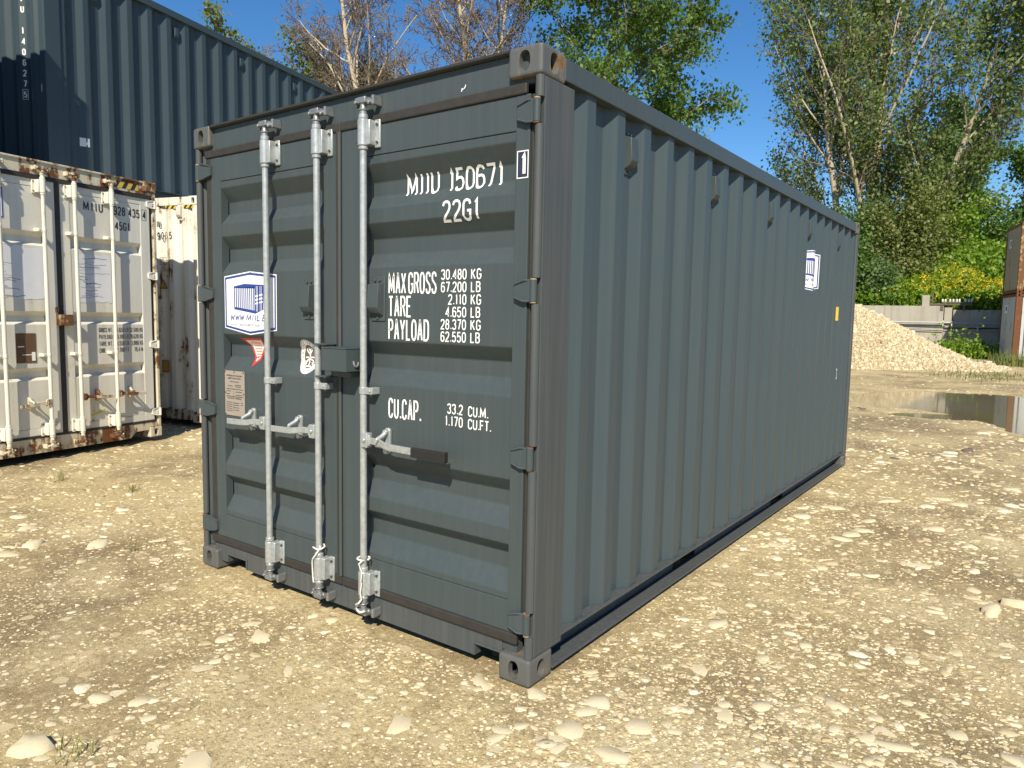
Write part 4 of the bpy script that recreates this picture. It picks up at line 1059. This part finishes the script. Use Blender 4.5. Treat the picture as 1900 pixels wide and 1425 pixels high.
def stones_mesh(name, P, r, k=6, flat=.35, sink=.25, normal=None, seed=3):
    """P (N,3) positions, r (N,) radii -> one mesh of faceted stones"""
    q = np.random.default_rng(seed); N = len(P)
    ang = np.arange(k) / k * 2 * np.pi
    yaw = q.uniform(0, 2 * np.pi, N); asp = q.uniform(.5, 1.0, N)
    def ringf(scale, jit):
        rr = scale * (1 + q.uniform(-jit, jit, (N, k)))
        aa = ang[None, :] + q.uniform(-.25, .25, (N, k))
        u = rr * np.cos(aa); v = rr * np.sin(aa) * asp[:, None]
        c, s_ = np.cos(yaw)[:, None], np.sin(yaw)[:, None]
        return u * c - v * s_, u * s_ + v * c
    hh = r * flat * q.uniform(.6, 1.5, N)
    V = np.zeros((N, 2 * k + 1, 3), np.float32)
    x1, y1 = ringf(1.0, .30); f2 = q.uniform(.74, .92, (N, 1)) * q.uniform(.93, 1.05, (N, k)); x2 = x1 * f2; y2 = y1 * f2
    tx, ty = q.uniform(-.35, .35, N) * hh / np.maximum(r, 1e-6), q.uniform(-.35, .35, N) * hh / np.maximum(r, 1e-6)
    V[:, :k, 0] = x1 * r[:, None]; V[:, :k, 1] = y1 * r[:, None]; V[:, :k, 2] = (-sink * hh)[:, None]
    V[:, k:2 * k, 0] = x2 * r[:, None]; V[:, k:2 * k, 1] = y2 * r[:, None]
    V[:, k:2 * k, 2] = hh[:, None] * (1 + q.uniform(-.10, .08, (N, k))) + tx[:, None] * V[:, k:2 * k, 0] + ty[:, None] * V[:, k:2 * k, 1]
    V[:, 2 * k, 2] = hh * 1.06
    V += P[:, None, :]
    base = (np.arange(N) * (2 * k + 1))[:, None]
    j = np.arange(k); j2 = (j + 1) % k
    quads = np.stack([base + j, base + j2, base + k + j2, base + k + j], -1).reshape(-1, 4)
    tris = np.stack([base + k + j, base + k + j2, base + 2 * k + 0 * j], -1).reshape(-1, 3)
    return np_mesh(name, V.reshape(-1, 3), quads, tris)
# stones on the heap
N = 26000
hx = rng.uniform(-8.5, 1.6, N); hy = rng.uniform(22.0, 29.5, N); hh_ = pile_h(hx, hy); k_ = hh_ > .03
hx, hy = hx[k_], hy[k_]
hr = .016 * 4.0 ** rng.random(len(hx)) * (1 + 1.0 * (rng.random(len(hx)) > .975))
P = np.stack([hx, hy, pile_h(hx, hy) + hgt(hx, hy) - .03], 1)
o = put('heap_stones', stones_mesh('heap_stones', P, hr, 5, .8, .4, seed=8), 'pile', heap); o['kind'] = 'stuff'

# ================================================================== stones of the yard
def blocked(x, y):
    b = (x > -2.46) & (x < .02) & (y > -.02) & (y < 6.08)
    a = R(102); lx = (x + 6.606) * math.cos(a) + (y - 1.977) * math.sin(a); ly = -(x + 6.606) * math.sin(a) + (y - 1.977) * math.cos(a)
    b |= (lx < .02) & (lx > -5.1) & (ly > -.02)
    b |= (puddle_depth(x, y) > .04)
    b |= (pile_h(x, y) > .12)
    return b
def scatter(n, dmin, dmax, power=1.0, spread=43):
    fwd = math.atan2(-ax[2][1], -ax[2][0])
    d = dmin * (dmax / dmin) ** (rng.random(n) ** power); a = fwd + R(spread) * rng.uniform(-1, 1, n)
    x = CAM.x + d * np.cos(a); y = CAM.y + d * np.sin(a)
    return x, y, d
def clump(x, y):
    v = .5 + .5 * smooth_noise(x, y, 1.5, 31) + .38 * smooth_noise(x, y, 4.5, 32)
    right = np.clip((x + .2) / 1.2, 0, 1) * .28
    return v + right
def pick(x, y, d, thr):
    k = (~blocked(x, y)) & (rng.random(len(x)) < np.clip((clump(x, y) - thr) * 1.9, .04, 1))
    return x[k], y[k], d[k]
# fine chips near the camera, medium stones, far stones: uncountable ground cover
allP = []; allr = []
for n, d0, d1_, r0, r1, thr in ((52000, 1.6, 7.5, .003, .010, .05), (11000, 1.6, 9, .009, .020, .2), (7000, 5, 24, .014, .038, .2), (5500, 8, 34, .022, .05, .2)):
    x, y, d_ = scatter(n, d0, d1_); x, y, d_ = pick(x, y, d_, thr)
    r = r0 * (r1 / r0) ** (rng.random(len(x)) ** 1.3); z = hgt(x, y)
    allP.append(np.stack([x, y, z], 1)); allr.append(r)
P = np.concatenate(allP); r = np.concatenate(allr)
o = put('gravel', stones_mesh('gravel', P, r, 6, .22, .2, seed=5), 'pebble'); tag(o, 'loose pale limestone gravel strewn over the sandy ground', 'gravel', kind='stuff')
x, y, d_ = scatter(2300, 1.6, 13, 1.0); x, y, d_ = pick(x, y, d_, .25)
r = .020 * (3.6) ** (rng.random(len(x)) ** 1.9) * np.where(d_ > 5, 1.35, 1.0)
order = np.argsort(-r / d_)
big, rest = order[:280], order[280:]
o = put('gravel', stones_mesh('bedded_gravel', np.stack([x[rest], y[rest], hgt(x[rest], y[rest])], 1), r[rest], 8, .11, .12, seed=6), 'stone'); tag(o, 'scattered medium limestone pieces bedded in the sandy ground', 'gravel', kind='stuff')
variants = []
for v in range(14):
    k = 7 + v % 3; m = stones_mesh('limestone_stone', np.zeros((1, 3)), np.array([1.0]), k, .06 + .022 * (v % 5), .10, seed=100 + v)
    m.materials.append(MT['stone']); variants.append(m)
for i in big:
    o = put('limestone_stone', variants[int(rng.integers(14))])
    o.location = (x[i], y[i], float(hgt(x[i], y[i])) - .002); o.scale = (r[i],) * 3; o.rotation_euler = (rng.uniform(-.12, .12), rng.uniform(-.12, .12), rng.uniform(0, 6.28))
    tag(o, 'flat pale limestone piece bedded in the sandy yard ground', 'stone', 'limestone pieces bedded in the yard')
for xx, yy, rr, fl, lab in ((-1.16, -1.40, .075, .38, 'large pale lump of limestone in the bottom left corner'), (-.62, -1.10, .085, .16, 'broad flat limestone slab at the bottom edge left of centre'),
                        (-1.33, -1.10, .050, .6, 'upright limestone lump near the lower left, above the corner lump'), (-3.62, -.48, .09, .4, 'rounded pale stone at the left edge below the white container'),
                        (-3.30, -.22, .08, .4, 'second rounded stone beside the one at the left edge'), (1.50, 2.23, .085, .5, 'broken limestone lump at the right edge beside the container'),
                        (1.60, 2.46, .075, .6, 'cracked limestone lump behind the one at the right edge'), (-1.30, -.38, .075, .18, 'pale slab lying before the door sill')):
    m = stones_mesh('limestone_stone', np.zeros((1, 3)), np.array([1.0]), 11, .8, .3, seed=int(abs(xx * 1000)))
    o = put('limestone_stone', m, 'stone'); o.location = (xx, yy, float(hgt(xx, yy)) - .004); o.scale = (rr, rr, rr * fl); o.rotation_euler = (.1, -.06, rng.uniform(0, 6.28)); tag(o, lab, 'stone')

# ================================================================== trees and plants
def rot_about(d, axis_, a):
    return d * math.cos(a) + axis_.cross(d) * math.sin(a) + axis_ * axis_.dot(d) * (1 - math.cos(a))
class Tree:
    def __init__(s, seed): s.r = random.Random(seed); s.br = []; s.leaf = []
    def grow(s, p, d, L, rad, lev, P):
        r = s.r; n = P['seg'][lev]; pts = [p.copy()]; rs = [rad]; dirs = [d.copy()]
        end = P['taper'][lev]
        for i in range(n):
            d = (d + Vector((r.gauss(0, 1), r.gauss(0, 1), r.gauss(0, 1))) * P['wob'][lev] + Vector((0, 0, P['up'][lev]))).normalized()
            p = p + d * (L / n); pts.append(p.copy()); dirs.append(d.copy()); rs.append(rad * (1 - (1 - end) * (i + 1) / n))
        s.br.append((pts, rs, lev))
        last = lev == P['levels'] - 1
        if lev >= P['leaf_from']:
            for i in range(1, len(pts)): s.leaf.append(pts[i])
        if last: return
        nc = P['n'][lev]; nc = max(1, int(nc * r.uniform(.75, 1.25)))
        t0 = P['t0'][lev]
        for c in range(nc):
            t = t0 + (1 - t0) * (c + r.random()) / nc; f = t * n; i = min(n - 1, int(f)); q = pts[i].lerp(pts[i + 1], f - i); dd = dirs[i + 1]
            ax_ = dd.orthogonal().normalized(); ax_ = rot_about(ax_, dd, r.uniform(0, 6.283))
            cd = rot_about(dd, ax_, R(P['ang'][lev] * r.uniform(.6, 1.3)))
            cl = L * P['ratio'][lev] * r.uniform(.65, 1.2) * (1 - P['short'][lev] * t)
            s.grow(q, cd, cl, max(P['rmin'], rs[i] * P['rr'][lev]), lev + 1, P)
    def wood(s, sides=(7, 5, 4, 3, 3, 3)):
        V = []; F = []; base = 0
        for pts, rs, lev in s.br:
            k = sides[lev]; n = len(pts); A = np.array([tuple(p) for p in pts]); D = np.gradient(A, axis=0); D /= (np.linalg.norm(D, axis=1, keepdims=True) + 1e-9)
            up = np.where(np.abs(D[:, 2:3]) < .8, np.array([[0, 0, 1.]]), np.array([[1., 0, 0]])); xx = np.cross(up, D); xx /= np.linalg.norm(xx, axis=1, keepdims=True); yy = np.cross(D, xx)
            th = np.arange(k) / k * 2 * np.pi
            ring = A[:, None] + (xx[:, None] * np.cos(th)[None, :, None] + yy[:, None] * np.sin(th)[None, :, None]) * np.array(rs)[:, None, None]
            V.append(ring.reshape(-1, 3)); i = np.arange(n - 1)[:, None] * k; j = np.arange(k)[None, :]; j2 = (j + 1) % k
            F.append((np.stack([i + j, i + j2, i + k + j2, i + k + j], -1) + base).reshape(-1, 4)); base += n * k
        return np.concatenate(V), np.concatenate(F)
def leaf_mesh(name, anchors, per, size, sigma, seed, droop=.0, keep=None):
    q = np.random.default_rng(seed); A = np.repeat(np.asarray(anchors, np.float32), per, axis=0)
    A = A + q.normal(0, sigma, A.shape)
    if keep is not None: A = A[keep(A, q)]
    N = len(A); s_ = size * q.uniform(.6, 1.35, N)
    d = q.normal(0, 1, (N, 3)); d[:, 2] -= droop; d /= np.linalg.norm(d, axis=1, keepdims=True)
    u = q.normal(0, 1, (N, 3)); u -= (u * d).sum(1, keepdims=True) * d; u /= np.linalg.norm(u, axis=1, keepdims=True); nrm = np.cross(d, u)
    V = np.zeros((N, 4, 3), np.float32)
    V[:, 0] = A; V[:, 1] = A + d * (.5 * s_)[:, None] + u * (.36 * s_)[:, None] + nrm * (.10 * s_)[:, None]; V[:, 2] = A + d * s_[:, None]; V[:, 3] = A + d * (.5 * s_)[:, None] - u * (.36 * s_)[:, None] + nrm * (.10 * s_)[:, None]
    return np_mesh(name, V.reshape(-1, 3), (np.arange(N) * 4)[:, None] + np.arange(4)[None, :])
def make_tree(name, loc, label, P, seed, leaf=None, bark='bark', dirv=(0, 0, 1), extra=None, twig_mat=None, group=None, cat='tree'):
    e = empty(name, loc); tag(e, label, cat, group)
    t = Tree(seed); t.grow(Vector((0, 0, -.2)), Vector(dirv).normalized(), P['L'], P['r'], 0, P)
    if extra:
        for p, d, L, rd in extra: t.grow(Vector(p), Vector(d).normalized(), L, rd, 0, P)
    if twig_mat:
        allb = t.br; t.br = [b for b in allb if b[2] < 2]; V, F = t.wood(); put('trunk', np_mesh('trunk', V, F, smooth=True), bark, e)
        t.br = [b for b in allb if b[2] >= 2]; V, F = t.wood(); put('twigs', np_mesh('twigs', V, F, smooth=True), twig_mat, e)
    else:
        V, F = t.wood(); put('trunk', np_mesh('trunk', V, F, smooth=True), bark, e)
    if leaf:
        an = [tuple(p) for p in t.leaf]
        if leaf.get('max') and len(an) > leaf['max']: an = random.Random(seed).sample(an, leaf['max'])
        put('crown', leaf_mesh('crown', an, leaf['per'], leaf['size'], leaf['sigma'], seed + 1, leaf.get('droop', .3)), leaf['mat'], e)
    return e
Pbare = dict(levels=5, L=16, r=.20, seg=(9, 7, 5, 4, 3), taper=(.25, .3, .3, .35, .5), wob=(.06, .11, .15, .2, .25), up=(.03, .07, .07, .05, .03), n=(28, 8, 7, 6), t0=(.30, .15, .12, .1), ang=(50, 38, 42, 45), ratio=(.42, .5, .48, .5), short=(.45, .4, .4, .3), rr=(.5, .52, .55, .6), rmin=.015, leaf_from=9)
make_tree('bare_tree', (-19.9, 18.7, 0), 'leafless pale-barked tree left of the middle behind the stacked containers', Pbare, 41, bark='bark_pale', dirv=(-.10, -.04, 1), twig_mat='twig', group='bare trees', extra=[((.5, .6, 0), (-.42, -.1, 1), 13, .13)])
P2 = dict(Pbare); P2['L'] = 17; P2['n'] = (22, 8, 7, 5)
make_tree('bare_tree', (-17.7, 20.8, 0), 'leafless twin-stemmed tree right of the other bare tree', P2, 47, bark='bark_pale', dirv=(.02, 0, 1), twig_mat='twig', group='bare trees', extra=[((.55, .5, 0), (.05, .03, 1), 16, .15)])
make_tree('bare_tree', (-24.2, 22.5, 0), 'small bare tree at the left end of the leafless group', dict(Pbare, L=12, r=.13), 52, bark='bark_pale', dirv=(-.12, -.05, 1), twig_mat='twig', group='bare trees')
Pgreen = dict(levels=4, L=15.5, r=.24, seg=(9, 7, 5, 4), taper=(.2, .3, .3, .4), wob=(.05, .10, .16, .22), up=(.03, .05, .02, -.03), n=(19, 9, 7), t0=(.30, .2, .1), ang=(62, 48, 48), ratio=(.365, .48, .46), short=(.35, .35, .3), rr=(.45, .5, .55), rmin=.012, leaf_from=2)
make_tree('leafy_tree', (-11.75, 20.1, 0), 'bright green leafy tree rising behind the middle of the dark container', Pgreen, 63, dict(per=9, size=.15, sigma=.17, mat='leaf', droop=.5, max=4600), bark='bark', dirv=(.03, 0, 1))
Pbig = dict(levels=4, L=25, r=.42, seg=(10, 9, 7, 5), taper=(.15, .2, .25, .4), wob=(.04, .07, .12, .2), up=(.03, .11, .10, .06), n=(26, 14, 9), t0=(.12, .15, .1), ang=(40, 34, 36), ratio=(.475, .40, .36), short=(.48, .35, .3), rr=(.42, .42, .5), rmin=.016, leaf_from=2)
make_tree('poplar_tree', (-6.9, 43.4, 1.6), 'huge spreading poplar with many upright limbs at the right', Pbig, 71, dict(per=6, size=.20, sigma=.30, mat='leaf_pale', droop=.4, max=10000), bark='bark_pale', dirv=(.04, 0, 1), twig_mat='twig',
          extra=[((.8, .4, 0), (.52, .05, 1), 17, .26), ((-.5, .2, 0), (-.13, .0, 1), 20, .26)])
Pbirch = dict(levels=4, L=15, r=.18, seg=(9, 6, 6, 5), taper=(.15, .3, .3, .4), wob=(.04, .10, .12, .15), up=(.03, .03, -.06, -.14), n=(24, 7, 6), t0=(.22, .25, .1), ang=(48, 42, 40), ratio=(.26, .5, .6), short=(.55, .3, .2), rr=(.4, .5, .55), rmin=.014, leaf_from=2)
make_tree('birch_tree', (-2.9, 57.5, 1.5), 'slender drooping birch at the far right behind the poplar', Pbirch, 83, dict(per=6, size=.22, sigma=.24, mat='leaf_birch', droop=1.0, max=4200), bark='bark_pale')
make_tree('birch_tree', (-4.6, 56.0, 1.5), 'lower birch left of the drooping one behind the flowering bank', dict(Pbirch, L=10), 87, dict(per=6, size=.22, sigma=.26, mat='leaf', droop=.6, max=2600), bark='bark_pale')
make_tree('leafy_tree', (1.2, 60.0, 1.5), 'dark green tree peeping above the right-hand container stack', dict(Pgreen, L=11), 91, dict(per=6, size=.24, sigma=.30, mat='leaf', droop=.4, max=2600))
# far tips seen over the stacked container
make_tree('leafy_tree', (-32.8, 21.8, 0), 'tree tip showing above the roof of the stacked blue-grey container', dict(Pgreen, L=14.4), 93, dict(per=5, size=.20, sigma=.20, mat='leaf_olive', droop=.4, max=2200))
Pwill = dict(Pgreen); Pwill.update(L=9.0, n=(22, 9, 6), t0=(.2, .2, .1), ratio=(.38, .45, .45), up=(.03, .04, .03, .0))
make_tree('willow_bush', (-24.6, 21.4, 0), 'rounded olive-green bush between the stacked container and the bare trees', dict(Pwill, L=11.6), 95, dict(per=7, size=.17, sigma=.22, mat='leaf_olive', droop=.2, max=4200))
# understorey shrubs below the poplar
Psh = dict(levels=3, L=3.2, r=.06, seg=(5, 5, 4), taper=(.3, .3, .4), wob=(.1, .15, .2), up=(.05, .05, .02), n=(12, 8), t0=(.1, .1), ang=(50, 45), ratio=(.7, .55), short=(.3, .3), rr=(.5, .5), rmin=.012, leaf_from=1)
for i, (sx_, sy_, L, mt, lab) in enumerate(((-6.85, 36.32, 3.2, 'leaf', 'dense dark shrub at the foot of the poplar'), (-5.0, 36.32, 1.9, 'leaf_birch', 'dark shrub on the wall head right of the poplar foot'), (-3.59, 36.94, 1.2, 'herb', 'mid-green shrub in the middle above the concrete wall'), (-8.78, 37.03, 3.7, 'leaf', 'dark shrub left of the poplar half hidden by the container'), (-4.38, 39.76, 4.4, 'leaf_olive', 'tall pale shrub between the poplar and the flowering bank'), (-2.18, 42.4, 4.0, 'herb', 'light green shrub on top of the flowering bank'), (-6.14, 40.64, 4.8, 'leaf_birch', 'tall shrub behind the poplar trunk'), (.63, 43.72, 4.4, 'leaf', 'dark shrub behind the right-hand stack'))):
    make_tree('shrub', (sx_, sy_, 1.7 if sy_ < 38 else 2.4), lab, dict(Psh, L=L), 200 + i, dict(per=26, size=.17, sigma=.36, mat=mt, droop=.3, max=620), cat='shrub', group='shrubs behind the wall')

# earth bank behind the wall
def bank_h(x, y):
    s_ = np.clip((y - 35.2) / 5.4, 0, 1)
    side = np.clip((x + 5.5) / 4.0, 0, 1)
    return 1.85 + s_ * (.4 + 2.2 * side) + .15 * smooth_noise(x, y, 1.2, 51)
bx, by = np.meshgrid(np.arange(-26, 24, .5), np.arange(34.4, 75, .5), indexing='ij')
wall_front = 34.50 + .105 * (bx + 1.54) + .34
byy = np.maximum(by, wall_front)
bz = bank_h(bx, byy)
a, b = bx.shape; ii = (np.arange(a - 1)[:, None] * b + np.arange(b - 1)[None, :]).ravel()
tag(put('earth_bank', np_mesh('earth_bank', np.stack([bx.ravel(), byy.ravel(), bz.ravel()], 1), np.stack([ii, ii + b, ii + b + 1, ii + 1], 1), smooth=True), 'soil'), kind='structure')
def blades(name, P, hmin, hmax, wd_, mat, seed, lean=.35, label=None, cat=None, kind='stuff', parent=None, seg_w=.35):
    q = np.random.default_rng(seed); N = len(P); h = q.uniform(hmin, hmax, N); a = q.uniform(0, 2 * np.pi, N); l = q.uniform(0, lean, N) * h; b = q.uniform(0, 2 * np.pi, N)
    ww = wd_ * q.uniform(.6, 1.3, N); V = np.zeros((N, 5, 3), np.float32)
    ux_ = np.cos(a) * ww; uy_ = np.sin(a) * ww; lx = np.cos(b) * l; ly = np.sin(b) * l
    V[:, 0] = P - np.stack([ux_, uy_, 0 * h], 1); V[:, 1] = P + np.stack([ux_, uy_, 0 * h], 1)
    mid = P + np.stack([lx * seg_w, ly * seg_w, h * .6], 1)
    V[:, 2] = mid + np.stack([ux_, uy_, 0 * h], 1) * .8; V[:, 3] = mid - np.stack([ux_, uy_, 0 * h], 1) * .8; V[:, 4] = P + np.stack([lx, ly, h], 1)
    k = (np.arange(N) * 5)[:, None]
    o = put(name, np_mesh(name, V.reshape(-1, 3), k + np.array([[0, 1, 2, 3]]), k + np.array([[3, 2, 4]])), mat, parent)
    tag(o, label, cat, kind=kind); return o
N = 5200
x = rng.uniform(-6, 3.3, N); y = rng.uniform(35.0, 42, N); y = np.maximum(y, 34.50 + .105 * (x + 1.54) + .42)
z = bank_h(x, y)
an = np.stack([x, y, z], 1)
an2 = np.concatenate([an + np.array([0, 0, d_]) + rng.normal(0, .10, an.shape) for d_ in (.15, .4, .65, .95)])
o = put('meadow_plants', leaf_mesh('meadow_plants', an2, 2, .19, .16, 61, -.6), 'herb'); tag(o, 'bright green weeds covering the bank behind the wall', 'weeds', kind='stuff')
blades('meadow_grass', an[:3500], .5, 1.3, .022, 'herb', 62, .5, 'tall green grass on the bank behind the wall', 'grass')
fx = rng.uniform(-4.7, 1.2, 3600); fy = rng.uniform(35.4, 40.6, 3600); k = (smooth_noise(fx, fy, 1.1, 71) + .25 * smooth_noise(fx, fy, 3.4, 72)) > .04
fx, fy = fx[k], fy[k]; fz = bank_h(fx, fy) + rng.uniform(.75, 1.2, len(fx))
o = put('yellow_flowers', leaf_mesh('yellow_flowers', np.stack([fx, fy, fz], 1), 7, .075, .07, 63, -.2), 'flower'); tag(o, 'yellow flower heads spread over the green bank', 'flowers', kind='stuff')
# weeds at the foot of the wall and in the yard
def tuft(name, x, y, n, spread, h, w_, mat, seed, label, cat='weed', leaf=None, lean=.6):
    q = np.random.default_rng(seed); e = empty(name, (x, y, float(hgt(x, y) + pile_h(np.array(x), np.array(y))))); tag(e, label, cat)
    P = np.stack([q.normal(0, spread, n), q.normal(0, spread, n), np.full(n, -.02)], 1)
    blades('blades', P, h * .5, h, w_, mat, seed, lean, kind='stuff', parent=e)
    if leaf:
        A = np.stack([q.normal(0, spread * .95, leaf), q.normal(0, spread * .6, leaf), np.abs(q.normal(0, h * .42, leaf)) + .05], 1)
        put('leaves', leaf_mesh('leaves', A, 4, .13, .08, seed + 1, -.2), 'herb', e)
tuft('weed_clump', -1.09, 31.6, 120, .42, .95, .015, 'herb', 301, 'bright green weed clump at the foot of the concrete wall beside the heap', leaf=260)
tuft('weed_clump', -.55, 31.9, 90, .35, .7, .015, 'herb', 302, 'lower weed clump right of the first at the wall foot', leaf=140)
tuft('weed_clump', -.1, 33.2, 120, .5, .6, .014, 'grass', 303, 'shaded weeds at the wall foot beside the right-hand stack', leaf=90)
tuft('grass_tuft', 1.12, 28.6, 160, .45, .75, .012, 'grass', 304, 'dry tall grass before the right-hand stack', 'grass', lean=.4)
tuft('grass_tuft', .72, 28.8, 110, .35, .6, .012, 'grass', 305, 'shorter grass tuft left of the dry tall grass', 'grass', lean=.4)
tuft('grass_tuft', .35, 22.6, 260, .75, .16, .010, 'grass', 306, 'thin green grass growing in front of the gravel heap', 'grass')
tuft('grass_tuft', 1.2, 23.6, 200, .6, .18, .010, 'grass', 307, 'thin grass patch right of the other before the heap', 'grass')
for i, (gx_, gy_, n, h, lab) in enumerate(((-5.35, .35, 16, .16, 'small grass tuft beneath the sill of the rusty white container'), (-4.55, .62, 22, .10, 'low green tuft on the gravel right of the sill tuft'), (-3.05, -.12, 12, .08, 'tiny green sprig left of the dark container'), (-1.02, -1.33, 22, .09, 'dry grass sprig beside the corner limestone lump'))):
    tuft('grass_tuft', gx_, gy_, n, .03, h, .003, 'grass', 320 + i, lab, 'grass', lean=.9)
# dark twigs and clods lying in the yard
for i, (cx, cy, s_) in enumerate(((1.0, 8.1, .10), (1.35, 7.6, .05), (.35, 6.9, .06), (1.1, 9.3, .05), (-.9, 11.9, .12))):
    m = stones_mesh('mud_clod', np.zeros((1, 3)), np.array([1.0]), 10, .5, .3, seed=400 + i); o = put('mud_clod', m, 'soil_clod' if 'soil_clod' in MT else 'wood'); o.location = (cx, cy, float(hgt(cx, cy)) - .004); o.scale = (s_, s_ * .7, s_ * .55)
    tag(o, ['dark clod of earth in the middle of the right-hand yard', 'small dark clod near the right edge', 'dark clod near the far end of the container', 'dark clod in front of the puddle', 'long dark clod left of the puddle'][i], 'clod')
